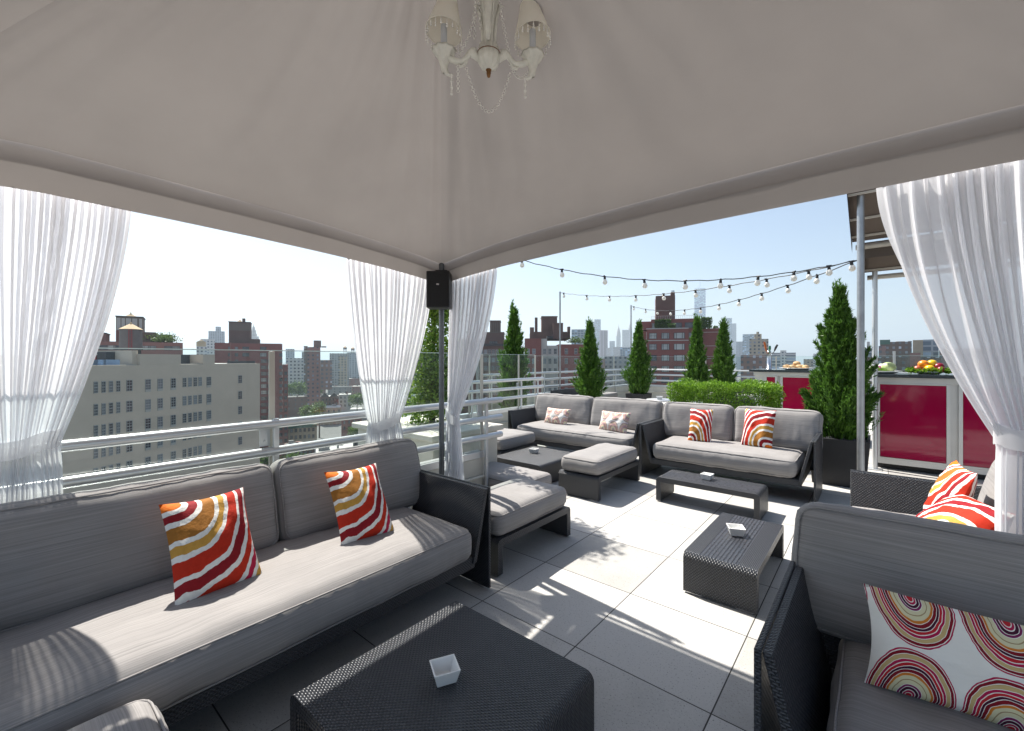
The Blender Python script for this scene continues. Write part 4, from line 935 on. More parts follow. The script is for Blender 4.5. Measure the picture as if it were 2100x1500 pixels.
M['palewall'] = wallmat('pale_grey_wall', (.42, .41, .39), .08); M['slate'] = wallmat('dark_slate', (.06, .062, .068), .15); M['roofgrey'] = wallmat('pale_roof', (.46, .45, .43), .14); M['tar'] = wallmat('tar_roof', (.12, .115, .11), .2); M['bronze'] = wallmat('brown_metal_panels', (.15, .125, .105), .12)
M['wood'] = wallmat('tank_wood', (.14, .135, .135), .2); M['cone'] = plain('tank_roof', (.50, .38, .22), .8, 0, .1, 1.); M['tarp'] = plain('blue_tarp', (.20, .30, .45), .6, 0, .2, 1.); M['orange'] = plain('safety_orange', (.65, .12, .03), .7, 0, .2, 1.); M['redsteel'] = plain('red_painted_steel', (.30, .02, .035), .5, 0, .15, 1.)
M['green'] = wallmat('green_copper', (.06, .14, .11), .15); M['ivy'] = foliage('ivy', (.03, .08, .01), (.10, .19, .03), .6, .2)
def W_(k, c, p=(3.2, 3.1), fr=(.45, .5), wc=(.05, .06, .08), c2=None, var=.1): M[k] = wallmat(k, c, var, win=True, pitch=p, frac=fr, wc=wc, c2=c2); return M[k]

class Bld:
    def __init__(s, name, label, pxa, da, pxb, db, ytop, thick, m, group=None, cat='building', roofm='roofgrey', base=STREET, ztop=None, para=.5, grid=True):
        A, B = at(pxa, HY, da), at(pxb, HY, db)
        if grid:                                            # flanks run along the street that leads away from here
            q = ray(pxb if (pxa+pxb)/2 < CX else pxa, HY); e_ = Vector((q.y, -q.x, 0)); d_ = ray(pxb, HY); w_ = A-CAM
            t_ = (w_.x*e_.y-w_.y*e_.x)/(d_.x*e_.y-d_.y*e_.x); B = CAM+d_*t_
        s.A = A; e = Vector((B.x-A.x, B.y-A.y, 0)); s.L = e.length; e.normalize(); s.e = e; s.base = base; s.thick = thick
        s.zt = (CAM.z+(HY-ytop)/F*da if ztop is None else ztop)-base
        s.root = empty(name, (A.x, A.y, base), math.atan2(e.y, e.x), label, cat, group)
        mb = MB(); mb.box((0, 0, 0), (s.L, thick, s.zt)); s.wall = mb.build('wall', m, s.root)
        if roofm:
            mb = MB(); t = para; mb.box((t, t, s.zt+.01), (s.L-t, thick-t, s.zt+.06)); s.roof = mb.build('roof', M[roofm], s.root)
    def u(s, px):
        d = ray(px, HY); q = s.A-CAM; den = d.x*s.e.y-d.y*s.e.x
        t = (q.x*s.e.y-q.y*s.e.x)/den; p = CAM+d*t; return (p-s.A).dot(s.e), t
    def z(s, px, py): return CAM.z+(HY-py)/F*s.u(px)[1]-s.base
    def block(s, nm, pxa, pxb, ytop, y0, y1, m, ybot=None, cap=None):
        xa, xb = s.u(pxa)[0], s.u(pxb)[0]; zt = s.z(pxa, ytop); zb = s.zt+.012 if ybot is None else s.z(pxa, ybot)
        mb = MB(); mb.box((xa, y0, zb), (xb, y1, zt)); o = mb.build(nm, m, s.root)
        if cap:
            mb = MB(); mb.box((xa-.15, y0-.15, zt+.005), (xb+.15, y1+.15, zt+.35)); mb.build('cornice', cap, o)
        return o
    def win(s, st, u, z, w, h, y=-.003):
        o = bpy.data.objects.new('window', WM[st]); col.objects.link(o); o.parent = s.root; o.location = (u, y, z); o.scale = (w, 1.2, h); return o
    def wins(s, st, pxs, zs, w, h):
        for px in pxs:
            u = s.u(px)[0]
            for z in zs: s.win(st, u, z, w, h)
    def grid(s, st, nu, zs, w, h, m0=1.5, m1=None, y=-.003):
        m1 = m0 if m1 is None else m1
        for i in range(nu):
            u = m0+(s.L-m0-m1)*(i/(nu-1) if nu > 1 else .5)
            for z in zs: s.win(st, u, z, w, h, y)
    def mesh(s, nm, mb, m): return mb.build(nm, m, s.root)

# 1 the beige loft block on the left
b = Bld('loft_building', 'big beige loft building with small paned windows, filling the left view', 60, 58.5, 533, 99., 752, 26, M['beige'], roofm='roofgrey', ztop=CAM.z-.98, grid=False)
zr = [b.z(303, y) for y in (789, 830, 869, 908.5, 948)]
b.wins('slit', (196, 212, 227, 242), zr, .56, 1.8); b.wins('sash', (265,), zr, .92, 1.85); b.wins('sash', (303, 328, 355), zr, .92, 1.8)
b.wins('slit', (378, 389, 400, 410), zr, .70, 1.75); b.wins('sash', (428, 492), zr, 1.0, 1.7); b.wins('sash', (92, 120), zr, .8, 2.1)
for px in (303, 328, 355, 428):
    for z in zr:
        u = b.u(px)[0]; mb = MB(); mb.box((u-.47, -.10, z-1.24), (u+.47, -.001, z-.93)); mb.build('sill', M['palewall'], b.root)
b.block('parapet', 287, 371, 726.5, .002, 2.2, M['beige']); b.block('parapet', 371.3, 416, 751, .1, .8, M['slate'], ybot=754); b.block('bulkhead', 371.3, 416, 727.5, 3, 9, M['slate']); b.block('parapet', 416.3, 440.5, 727.5, .002, 9, M['beige']); b.block('bulkhead', 258, 276, 722, 4, 9, M['slate']); b.block('bulkhead', 277, 289, 719, .6, 8, M['beige'])
b.block('skylight', 455, 462, 738.5, 3, 6, M['palewall'], ybot=745); b.block('parapet', 478, 532.6, 741, 1.2, 1.5, M['slate'], ybot=748.5)
mb = MB()
for (xa, za, xb, zb) in ((200, 752, 200, 728), (224, 752, 224, 724), (257, 752, 257, 722), (200, 728, 257, 727)):
    ua, ub = b.u(xa)[0], b.u(xb)[0]; mb.tube([(ua, 6, b.z(xa, za)), (ub, 6, b.z(xb, zb))], .17, 6)
pieces(mb, 'steel_beam', M['redsteel'], b.root); mb = MB()
for i in range(4): z = b.z(230, 746-i*3.4); mb.tube([(b.u(202)[0], 5.6, z), (b.u(251)[0], 5.6, z)], .10, 6)
pieces(mb, 'safety_bar', M['orange'], b.root); mb = MB()
for x_, w_ in ((194, 2.6), (214, 2.2), (242, 2.4)): u = b.u(x_)[0]; mb.box((u-w_/2, 1.2, b.zt+.06), (u+w_/2, 2.6, b.zt+.9))
pieces(mb, 'tarp', M['tarp'], b.root); mb = MB()
mb.tube([(b.u(203)[0], 5.4, b.z(203, 731)), (b.u(222)[0], 5.4, b.z(222, 748))], .09, 5); mb.tube([(b.u(254)[0], 5.4, b.z(254, 727)), (b.u(226)[0], 5.4, b.z(226, 746))], .09, 5); pieces(mb, 'brace', M['wframe'], b.root)
# roof water tank of the loft block
p = at(268.5, HY, 82); tk = empty('water_tank', (p.x, p.y, b.zt+STREET), 0, 'round wooden water tank with tan cone roof above the beige loft roof', 'water tank'); sc_ = 82/F
r0 = 18.4*sc_; zb = CAM.z+(HY-716)*sc_-(b.zt+STREET); z1 = CAM.z+(HY-676)*sc_-(b.zt+STREET); z2 = CAM.z+(HY-664.5)*sc_-(b.zt+STREET)
mb = MB(); mb.lathe([(r0, zb), (r0*.97, z1)], n=32, smooth=False)
for k in range(5): mb.lathe([(r0*1.006, zb+(z1-zb)*(k+.5)/5), (r0*1.006, zb+(z1-zb)*(k+.5)/5+.07)], n=32)
mb.build('barrel', M['wood'], tk); mb = MB(); mb.lathe([(r0*1.05, z1), (r0*.1, z2), (r0*.08, z2+.25), (.001, z2+.3)], n=32, smooth=False); mb.build('cone_roof', M['cone'], tk)
mb = MB(); mb.lathe([(.001, zb-.01), (r0*1.05, zb-.01), (r0*1.05, zb-.2), (.001, zb-.2)], n=20)
for k in range(6): a = k*math.pi/3; mb.tube([(r0*.85*math.cos(a), r0*.85*math.sin(a), 0), (r0*.85*math.cos(a), r0*.85*math.sin(a), zb-.2)], .12, 6)
mb.build('stand', M['slate'], tk); mb = MB()
q = Vector((-FW.x*.75+RT.x*.6, -FW.y*.75+RT.y*.6, 0)).normalized(); s_ = Vector((-q.y, q.x, 0))
for d in (-.22, .22): mb.tube([q*(r0+.2)+s_*d+Vector((0,0,zb-1)), q*(r0+.2)+s_*d+Vector((0,0,z1))], .04, 5)
for k in range(14): z = zb-1+(z1-zb+1)*k/14; mb.tube([q*(r0+.2)-s_*.22+Vector((0,0,z)), q*(r0+.2)+s_*.22+Vector((0,0,z))], .03, 4)
mb.build('ladder', M['redsteel'], tk)

# 2 red brick block behind the tank
b = Bld('apartment_block', 'red brick apartment block with glazed penthouse tower behind the water tank', 150, 125, 375, 150, 699.5, 30, M['brick'], roofm='tar')
zw = b.z(260, 713.5); b.wins('wide', (183, 212, 228, 243, 300, 312, 345, 361), [zw, zw-3, zw-6], 2.0, 1.35)
o = b.block('penthouse', 231, 289, 645.5, 8, 18, M['bronze'], cap=M['slate'])
mb = MB()
for xa, xb in ((233, 241), (243, 250.5), (252.5, 264), (266, 277), (281, 287.5)): mb.box((b.u(xa)[0], 7.9, b.z(231, 674)), (b.u(xb)[0], 7.99, b.z(231, 648)))
pieces(mb, 'glazing', M['palewall'], o); mb = MB(); mb.box((b.u(231)[0]-.02, 7.93, b.zt), (b.u(289)[0]+.02, 18.02, b.z(231, 674.5))); mb.build('brick_base', M['brick3'], o)
b.block('penthouse', 168, 212, 682.5, 5, 14, M['brick'], cap=M['slate']); b.block('bulkhead', 288.6, 318, 679.5, 5, 14, M['brick2']); b.block('bulkhead', 318.4, 353, 684.5, 7, 15, M['bronze'])
mb = MB(); u = b.u(260)[0]; mb.lathe([(1.8, 0), (.2, 1.1), (.1, 1.6), (.001, 1.7)], (u, 13, b.z(231, 645.5)+.4), 16); mb.build('roof_cone', M['cone'], b.root)
rg = np.random.default_rng(3); n = 900; u = b.u(337)[0]
leafobj('roof_foliage', blades(np.stack([u+rg.normal(size=n)*1.6, 3+rg.normal(size=n)*1., b.zt+.3+np.abs(rg.normal(size=n))*1.1], 1), rg.normal(size=(n, 3))+np.array([0,0,.6]), .45+.3*rg.random(n), .15*np.ones(n), 4), M['cityleaf'], b.root)
# 3 brick tower with tall bulkhead
b = Bld('apartment_tower', 'red brick apartment tower with tall square bulkhead right of the loft building', 440, 190, 579, 190, 703.5, 30, M['brick3'], roofm='tar')
wing = b.block('wing', 579.3, 590.5, 749, .4, 25, M['brick3'], ybot=960)
fl = 2.86; zs_ = [b.z(500, 715)-fl*i for i in range(16)]
for px in (504, 540): b.wins('wide', (px,), zs_[:2], 2.6, 1.6)
b.wins('plain', (471, 485), zs_[:3], 1.3, 1.5); b.wins('wide', (541, 554.5), zs_[2:], 2.3, 1.7); b.wins('plain', (576,), zs_[1:], 1.3, 1.6)
for z in zs_[4:]: b.win('plain', b.u(586)[0], z, 1.2, 1.6, .397)
b.block('bulkhead', 465, 511, 658, 8, 18, M['brick2'], cap=M['slate']); o = b.block('louvre_screen', 465.6, 510.4, 660, 7.8, 7.95, M['bronze'], ybot=675.5)
b.block('chimney', 493, 499.5, 649.5, 10, 11.5, M['brick2'], ybot=658); b.block('penthouse', 511.5, 531, 694.5, 6, 14, M['brick2'])
mb = MB(); mb.lathe([(1.3, 0), (.2, 1.), (.001, 1.3)], (b.u(487)[0], 12, b.z(465, 658)+.4), 14); mb.build('roof_cone', M['cone'], b.root)
mb = MB(); x_ = b.u(473)[0]; mb.box((x_-.25, -.25, b.zt-12), (x_+.25, -.001, b.zt+.3)); mb.build('flue', M['brick'], b.root)

def far(name, label, pxa, pxb, ytop, d, m, thick=None, group=None, cat='building', roofm=None, yaw=0):
    return Bld(name, label, pxa, d, pxb, d+yaw, ytop, thick or max(8, (pxb-pxa)/F*d*.8), M[m], group, cat, roofm)
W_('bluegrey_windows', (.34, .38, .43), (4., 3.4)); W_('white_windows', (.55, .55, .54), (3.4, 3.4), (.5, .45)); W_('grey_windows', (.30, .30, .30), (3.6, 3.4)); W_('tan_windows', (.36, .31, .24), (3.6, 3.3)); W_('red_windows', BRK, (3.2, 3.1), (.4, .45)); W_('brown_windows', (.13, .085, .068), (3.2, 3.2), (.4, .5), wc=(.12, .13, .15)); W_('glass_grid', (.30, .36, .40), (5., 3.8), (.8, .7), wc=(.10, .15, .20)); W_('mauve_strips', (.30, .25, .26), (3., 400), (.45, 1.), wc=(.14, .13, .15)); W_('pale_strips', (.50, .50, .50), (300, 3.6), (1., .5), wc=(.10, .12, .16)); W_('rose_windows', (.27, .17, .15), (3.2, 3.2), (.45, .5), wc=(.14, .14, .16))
G3 = 'distant skyline towers'
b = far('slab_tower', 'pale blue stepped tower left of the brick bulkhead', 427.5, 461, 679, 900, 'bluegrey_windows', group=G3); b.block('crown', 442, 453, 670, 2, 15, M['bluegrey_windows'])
far('grey_building', 'pale grey building low left of the brick tower', 411, 440.5, 695.5, 520, 'white_windows')
b = far('grey_building', 'small pale building with round tank at the far left skyline', 403, 424, 711, 430, 'white_windows'); mb = MB(); mb.lathe([(4, 0), (4, 4.5), (4.2, 4.5), (.4, 7)], (b.L*.45, 6, b.zt), 16); mb.build('roof_tank', M['cone'], b.root)
b = far('spire_tower', 'pale ornate tower with a tapering lantern top right of the brick bulkhead', 512, 531, 690, 1300, 'white_windows', group=G3); mb = MB(); k = 1300/F
mb.lathe([(6.2*k, 0), (6*k, 5*k), (4.6*k, 7*k), (4.4*k, 12*k), (2.6*k, 15*k), (2.2*k, 19*k), (.7*k, 22*k), (.15*k, 26*k)], (b.L*.42, 10, b.zt), 12, smooth=False); mb.build('lantern', M['palewall'], b.root)
far('white_building', 'white-grey loft building with dark window grid beyond the brick tower', 587, 632, 735, 430, 'white_windows', roofm='roofgrey')
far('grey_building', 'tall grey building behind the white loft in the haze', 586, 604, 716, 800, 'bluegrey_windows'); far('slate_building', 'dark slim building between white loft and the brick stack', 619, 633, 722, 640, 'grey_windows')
b = far('brick_stack_building', 'dull red brick building with a stepped top in the middle distance', 630.5, 657, 712, 330, 'red_windows', 26); b.block('wing', 657.2, 681, 739, 1, 24, M['rose_windows'], ybot=800); b.block('bulkhead', 643, 658.5, 698, 6, 14, M['brick2']); b.block('bulkhead', 659, 669.5, 710, 6, 14, M['bronze'])
far('brown_building', 'dark brown block left behind the stepped brick building', 623, 631, 710, 420, 'brown_windows')
far('grey_slab', 'long hazy grey slab right of the stepped brick building', 676, 716, 725, 620, 'grey_windows', 25); far('grey_slab', 'farther hazy grey slab cut by the left edge of the curtain', 712, 760, 723, 700, 'bluegrey_windows', 25); far('pale_slab', 'pale tan slab in front of the hazy grey slabs', 694, 712, 731, 540, 'tan_windows')
for (px, yt, yb, d, lb) in ((707.5, 709, 722, 600, 'small rooftop water tank on legs above the hazy grey slab'), (723.5, 716, 724, 690, 'tiny dark rooftop tank near the left edge of the curtain')):
    p = at(px, HY, d); k = d/F; t = empty('water_tank', (p.x, p.y, CAM.z+(HY-yb)*k), 0, lb, 'water tank'); mb = MB(); mb.lathe([(3.6*k, 5*k), (3.6*k, 9*k)], n=14); mb.build('barrel', M['wood'], t); mb = MB(); mb.lathe([(4*k, 9*k), (.3*k, 12*k)], n=14); mb.build('cone_roof', M['cone'], t)
    mb = MB(); [mb.tube([(3*k*math.cos(a), 3*k*math.sin(a), -1.5*k), (3*k*math.cos(a), 3*k*math.sin(a), 5*k)], .4*k, 5) for a in (0.6, 2.2, 3.7, 5.3)]; mb.build('stand', M['slate'], t)
far('pale_block', 'pale hazy block seen through the left of the middle curtain', 765, 812, 722, 560, 'tan_windows', 30); far('brown_block', 'hazy brown block seen through the middle curtain', 808, 880, 728, 400, 'rose_windows', 30); far('grey_block', 'hazy grey block seen through the curtain beside the post', 905, 948, 716, 500, 'grey_windows', 30)
far('dark_block', 'block of flats behind the far left curtain', -120, 58, 728, 190, 'red_windows', 30)

# low streets in the valley on the left
def low(label, pxa, pxb, ytop, H, m, thick=13, roofm='roofgrey', nw=0, rows=2, st='plain', name='rowhouse', corn=None, yaw=0, ww=1.1, wh=1.8):
    d = F*(CAM.z-STREET-H)/(ytop-HY)
    b = Bld(name, label, pxa, d, pxb, d+yaw, ytop, thick, M[m], 'low houses in the streets below', roofm=roofm)
    for r in range(rows):
        if nw: b.grid(st, nw, [b.zt-2.4-3.3*r], ww, wh, 1.6)
    if corn:
        mb = MB(); mb.box((-.05, -.5, b.zt-1.3), (b.L+.05, -.0015, b.zt+.25)); mb.build('cornice', M[corn], b.root)
    for k in range(3):                                      # vents and stair heads on the roof
        if thick < 12 or b.L < 8: break
        u, y, w_ = rnd.uniform(1.5, b.L-3.5), rnd.uniform(2, thick-4), rnd.uniform(.7, 2.2); q = MB(); q.box((u, y, b.zt+.062), (u+w_, y+rnd.uniform(.8, 2), b.zt+rnd.uniform(.7, 2.2))); q.build('roof_vent', M[rnd.choice(['palewall', 'greywall', 'brick', 'slate'])], b.root)
    return b
M['greywall'] = wallmat('grey_render', (.28, .275, .27), .15); M['tanwall'] = wallmat('tan_render', (.34, .28, .20), .15); M['ochre'] = wallmat('sunlit_wall_ochre', (.42, .33, .12), .12)  # ochre puts the yellow sunlight on one small house into its colour
b = low('low house with green copper cornice and arched windows below the upper handrail', 581, 650, 874.5, 15, 'tanwall', 16, 'roofgrey', 7, 2, corn='green', yaw=-6)
b = low('long low building with a pale flat roof just above the long sofa', 640, 724, 931, 10.5, 'palewall', 22, 'roofgrey', 0, yaw=-10); mb = MB(); mb.box((2, 4, b.zt+.1), (6, 7, b.zt+1.6)); mb.build('roof_hatch', M['greywall'], b.root)
low('brown brick row behind the lower handrail', 580, 645, 921, 13, 'brick2', 12, 'tar', 6, 2, yaw=-4); low('grey house at the foot of the middle curtain', 722, 768, 900, 12, 'greywall', 14, 'roofgrey', 4, 2)
low('dull brick house with white roof vents near the middle curtain', 700, 742, 858, 14, 'brick', 14, 'roofgrey', 4, 2); low('grey block behind the middle curtain waist', 742, 800, 858, 16, 'greywall', 16, 'roofgrey', 5, 2)
low('broad brown house with ivy strip left of the gabled row', 588, 637, 815.5, 17, 'brick2', 15, 'tar', 4, 3)
b = low('dark terrace row with three pointed gables', 637, 694.5, 815, 16, 'brick2', 14, 'roofgrey', 8, 2); mb = MB()
for i in range(3):
    u0 = b.L*i/3; u1 = b.L*(i+1)/3; mb.add([(u0+.2, -.02, b.zt), (u1-.2, -.02, b.zt), ((u0+u1)/2, -.02, b.zt+3.2), (u0+.2, 2.5, b.zt), (u1-.2, 2.5, b.zt), ((u0+u1)/2, 2.5, b.zt+3.2)], [(0,1,2), (5,4,3), (0,2,5,3), (2,1,4,5)])
pieces(mb, 'gable', M['slate'], b.root)
low('narrow white rendered house right of the gabled row', 695, 720, 810, 18, 'palewall', 13, 'roofgrey', 3, 3); low('low brick house with stepped white roof behind the round trees', 590, 668, 784, 17, 'brick', 16, 'roofgrey', 6, 2); low('dark mansard house with skylights in the middle of the streets', 681, 704, 768, 22, 'slate', 14, 'roofgrey', 3, 2); low('small house wall coloured ochre as if lit by the sun', 688, 697, 753, 30, 'ochre', 10, 'roofgrey')
low('rosy brick terrace left of the curtain edge', 704, 766, 777, 17, 'brick3', 16, 'roofgrey', 6, 2); low('long grey terrace behind the rosy brick terrace', 700, 760, 766, 16, 'greywall', 18, 'roofgrey', 0); low('grey terrace with dark garden wall in the valley', 672, 722, 794, 15, 'greywall', 14, 'tar', 5, 2); low('brick house by the curtain with white chimney', 722, 770, 793, 16, 'brick', 14, 'roofgrey', 4, 2); low('pale roofed house below the gabled row', 648, 700, 838, 12, 'tanwall', 18, 'roofgrey', 5, 1); low('white shed roof beside the green tree near the curtain', 718, 775, 840, 9, 'palewall', 12, 'roofgrey', 0)
low('brick corner house under the right end of the loft building', 535, 562, 868, 14, 'brick', 14, 'roofgrey', 3, 3); low('flat roofed brick house in front of the tower', 536, 590, 848, 17, 'brick3', 12, 'roofgrey', 4, 3)
for i, (x0, x1, y, H, m) in enumerate(((590, 640, 765, 16, 'greywall'), (640, 684, 766, 17, 'brick'), (770, 830, 776, 18, 'brick'), (775, 850, 800, 16, 'greywall'), (830, 900, 785, 18, 'tanwall'))):
    low(('grey far terrace under the white loft', 'red far terrace under the stepped brick building', 'brick terrace seen faintly through the middle curtain', 'grey terrace low behind the middle curtain', 'tan terrace behind the leafy column tree')[i], x0, x1, y, H, m, 18, 'roofgrey', 0)
def street_tree(label, px, py, d, rad, seed, h=None):
    p = at(px, py, d); r = empty('street_tree', (p.x, p.y, STREET), 0, label, 'tree', 'trees in the streets below'); zc = p.z-STREET; rg = np.random.default_rng(seed); n = 1500; K = 26
    ck = rg.normal(size=(K, 3)); ck /= np.linalg.norm(ck, axis=1)[:, None]; ck *= (rad*.72*rg.random(K)**.4)[:, None]; ck[:, 2] *= .75
    k = rg.integers(0, K, n); Pp = ck[k]+rg.normal(size=(n, 3))*rad*.17; Pp[:, 2] += zc
    leafobj('crown', blades(Pp, rg.normal(size=(n, 3)), rad*(.12+.1*rg.random(n)), rad*.055*np.ones(n), seed+1), M['cityleaf'], r); mb = MB(); mb.tube([(0, 0, 0), (.2, 0, zc*.6), (0, .2, zc)], [.5, .35, .15], 7); mb.build('trunk', M['bark'], r)
for (px, py, d, rad, lb) in ((612, 797, 400, 9, 'round sunlit tree beside the red brick tower'), (594, 800, 390, 6, 'darker tree tucked against the red brick tower'), (648, 800, 395, 7, 'green tree left of the gabled row, farther back'), (636, 847, 250, 6.5, 'tree in front of the broad brown house'), (655, 836, 262, 4.5, 'small bright tree at the gabled row'), (732, 819, 300, 6.5, 'tree next to the middle curtain, upper'), (732, 884, 200, 4.5, 'tree next to the middle curtain, between the handrails'), (596, 946, 150, 4.2, 'sunlit tree just above the sofa back right of the railing post'), (634, 944, 155, 3., 'small tree top peeping over the sofa back'), (538, 946, 150, 5., 'dark tree below the loft building corner'), (515, 960, 145, 4., 'dark tree half hidden by the railing post'), (602, 775, 520, 6, 'far tree under the white loft'), (846, 815, 320, 8, 'faint tree behind the middle curtain'), (640, 772, 560, 6, 'far tree before the stepped brick building')):
    street_tree(lb, px, py, d, rad, int(px))

# 7 brown gothic blocks right of the post
b = Bld('gothic_block', 'brown brick building with gothic top right of the narrow curtain', 930, 165, 1048, 165, 697, 30, M['brick2'], roofm='tar'); zs_ = [b.z(1000, 722)-3.1*i for i in range(10)]
b.wins('slit', (988, 996, 1004, 1012, 1020, 1028, 1036), zs_, 1.2, 1.7); b.block('crown', 1002.5, 1025, 655.5, 8, 16, M['brick2'], cap=M['bronze']); b.block('upper_storey', 988, 1033, 681.5, 5, 20, M['brick2'], cap=M['bronze']); mb = MB()
for k in range(5): u = b.u(1006+k*4.2)[0]; mb.box((u-.25, 7.8, b.z(1002.5, 681)), (u+.25, 7.97, b.z(1002.5, 658)))
pieces(mb, 'buttress', M['bronze'], b.root); b.wins('plain', (1006, 1010, 1014, 1018), [b.z(1014, 705)], .9, 1.9); b.block('terrace_wall', 986, 1040, 705.5, -.5, -.002, M['slate'], ybot=710)
b = Bld('brown_apartment_house', 'brown and red brick apartment house with chimneys and turrets under the first bulbs', 1076, 140, 1110, 140, 694.5, 26, M['brick3'], roofm='tar')
b.block('pale_bay', 1109.2, 1122, 695, .3, 24, M['palewall'], ybot=900); b.block('pale_bay', 1122.2, 1145.5, 709, .6, 24, M['palewall'], ybot=900); b.block('red_wing', 1145.7, 1203, 706.5, .25, 24, M['brick3'], ybot=900)
zs_ = [b.z(1095, 721)-3.15*i for i in range(7)]; b.wins('slit', (1083, 1095), zs_, 1.1, 1.7)
for px, y in ((1117, .297), (1128, .597), (1139, .597), (1161.5, .247), (1181, .247), (1194, .247)):
    for z in zs_: b.win('slit', b.u(px)[0], z, 1.0, 1.8, y)
b.block('upper_storey', 1087.5, 1172, 678.5, 6, 20, M['brick2']); b.block('tank_tower', 1113, 1146, 646.5, 7, 15, M['brick2'], cap=M['bronze']); b.block('chimney', 1098.2, 1104.2, 646, 9, 10, M['brick2'], ybot=679); b.block('turret', 1087.2, 1096, 669, 5.5, 8, M['brick2']); b.block('turret', 1168, 1173.5, 667.5, 6, 8, M['brick2']); b.block('stair_tower', 1136, 1157, 660.5, 4, 8, M['brick2']); b.block('recess_shade_block', 1122.3, 1135, 689, 2, 5.9, M['slate'])  # solid slate block: its dark colour paints the shade of a recess
n = 500; u = b.u(1184)[0]; leafobj('roof_foliage', blades(np.stack([u+rg.normal(size=n)*1.5, 2+rg.normal(size=n)*.8, b.zt-1.4+np.abs(rg.normal(size=n))*.9], 1), rg.normal(size=(n, 3))+np.array([0,0,.6]), .4+.3*rg.random(n), .13*np.ones(n), 4), M['cityleaf'], b.root)
far('glass_block', 'pale glass block with rounded corner behind the brown apartment house', 1172, 1203, 676, 700, 'glass_grid')
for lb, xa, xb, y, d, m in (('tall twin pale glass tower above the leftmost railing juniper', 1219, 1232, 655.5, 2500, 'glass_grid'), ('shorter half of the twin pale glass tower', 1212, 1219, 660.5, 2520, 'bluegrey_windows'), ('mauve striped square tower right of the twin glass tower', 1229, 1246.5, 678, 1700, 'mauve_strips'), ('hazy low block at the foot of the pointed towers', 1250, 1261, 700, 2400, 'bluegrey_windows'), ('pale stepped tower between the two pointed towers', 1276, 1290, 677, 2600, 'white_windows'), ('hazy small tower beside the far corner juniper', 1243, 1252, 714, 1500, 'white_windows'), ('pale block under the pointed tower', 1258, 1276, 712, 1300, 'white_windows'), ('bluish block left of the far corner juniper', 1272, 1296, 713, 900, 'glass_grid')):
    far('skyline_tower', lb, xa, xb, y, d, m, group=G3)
def needle(label, px, ytop, ysh, w, d):
    b = far('pointed_tower', label, px-w/2, px+w/2, ysh, d, 'white_windows', group=G3); k = d/F; mb = MB(); h = (ysh-ytop)*k; r = w/2*k
    mb.lathe([(r*.95, 0), (r*.86, h*.25), (r*.6, h*.5), (r*.34, h*.68), (r*.12, h*.8), (r*.03, h)], (b.L/2, b.thick/2, b.zt), 8, smooth=False); mb.build('spire', M['palewall'], b.root)
needle('slender pale pointed tower in the gap between the railing junipers', 1268.5, 665.5, 690, 9, 2800); needle('second pointed tower touching the tip of the far corner juniper', 1292.5, 659, 678, 8, 2900)
far('factory', 'long grey factory with window bands low between the railing junipers', 1240, 1290, 731, 330, 'grey_windows', 40, roofm='roofgrey'); far('factory', 'second grey factory left of the window-banded one', 1222, 1241, 736, 300, 'rose_windows', 30, roofm='roofgrey')
for i, (x0, x1, y, H, m) in enumerate(((1236, 1296, 752, 20, 'slate'), (1225, 1262, 766, 16, 'tanwall'), (1256, 1300, 772, 15, 'greywall'), (1225, 1300, 790, 13, 'brick2'))):
    low(('dark scalloped roof row below the grey factory', 'tan wall house below the factory, left', 'grey house below the factory, right', 'brown roofs lowest between the railing junipers')[i], x0, x1, y, H, m, 24, 'roofgrey', 0, name='low_building')
# 10 the big brick block
b = Bld('brick_apartment_block', 'big red brick apartment block with roof gardens in the centre right', 1326, 117, 1412, 117, 675, 22, M['brick3'], roofm='tar')
b.block('wing', 1412.2, 1437, 675, .8, 22, M['brick3'], ybot=990); b.block('wing', 1437.2, 1483, 672.5, 3.5, 24, M['brick3'], ybot=990); b.block('wing', 1311, 1325.8, 678, 4, 20, M['brick3'], ybot=990)
fl = 2.95; zs_ = [b.z(1370, 689)-fl*i for i in range(8)]
b.wins('wide', (1339,), zs_, 1.95, 1.55); b.wins('big', (1364.5,), zs_, 2.0, 1.6); b.wins('big', (1393,), zs_, 2.75, 1.6)
for z in zs_: b.win('big', b.u(1419)[0], z, 2.5, 1.6, .797)
mb = MB(); mb.box((-.05, -.12, zs_[0]-1.35), (b.L+.02, -.002, zs_[0]-1.15)); mb.box((-.08, -.15, b.zt-.12), (b.L+.02, -.001, b.zt+.12)); pieces(mb, 'stone_band', M['palewall'], b.root)
mb = MB(); u0 = b.u(1437.5)[0]; u1 = b.u(1483)[0]
for z in (zs_[0]+.9, zs_[1]+.2, zs_[2]-.2): mb.box((u0, 3.4, z), (u1, 3.498, z+.12))
pieces(mb, 'stone_band', M['palewall'], b.root)
pt = b.block('penthouse', 1335.5, 1450, 653, 4, 18, M['brick3']); zp = b.z(1390, 665.5)
for px, w in ((1391, 2.4), (1417, 2.4), (1341, 1.0)): b.win('big', b.u(px)[0], zp, w, 1.5, 3.995)
b.block('penthouse', 1312.5, 1335.2, 657, 5, 16, M['brick3']); b.block('bulkhead', 1346, 1388.5, 599, 8, 18, M['brick2'], ybot=654); b.block('chimney', 1379.5, 1388.4, 589, 9, 12, M['brick2'], ybot=599.3); mb = MB(); mb.tube([(b.u(1384)[0], 10, b.z(1384, 589)), (b.u(1384)[0], 10, b.z(1384, 584.5))], .5, 10); mb.build('flue', M['chrome'], b.root)
mb = MB(); mb.lathe([(1.2, 0), (.3, .8), (.001, 1.1)], (b.u(1364)[0], 12, b.z(1364, 599)), 12); mb.build('roof_cone', M['cone'], b.root)
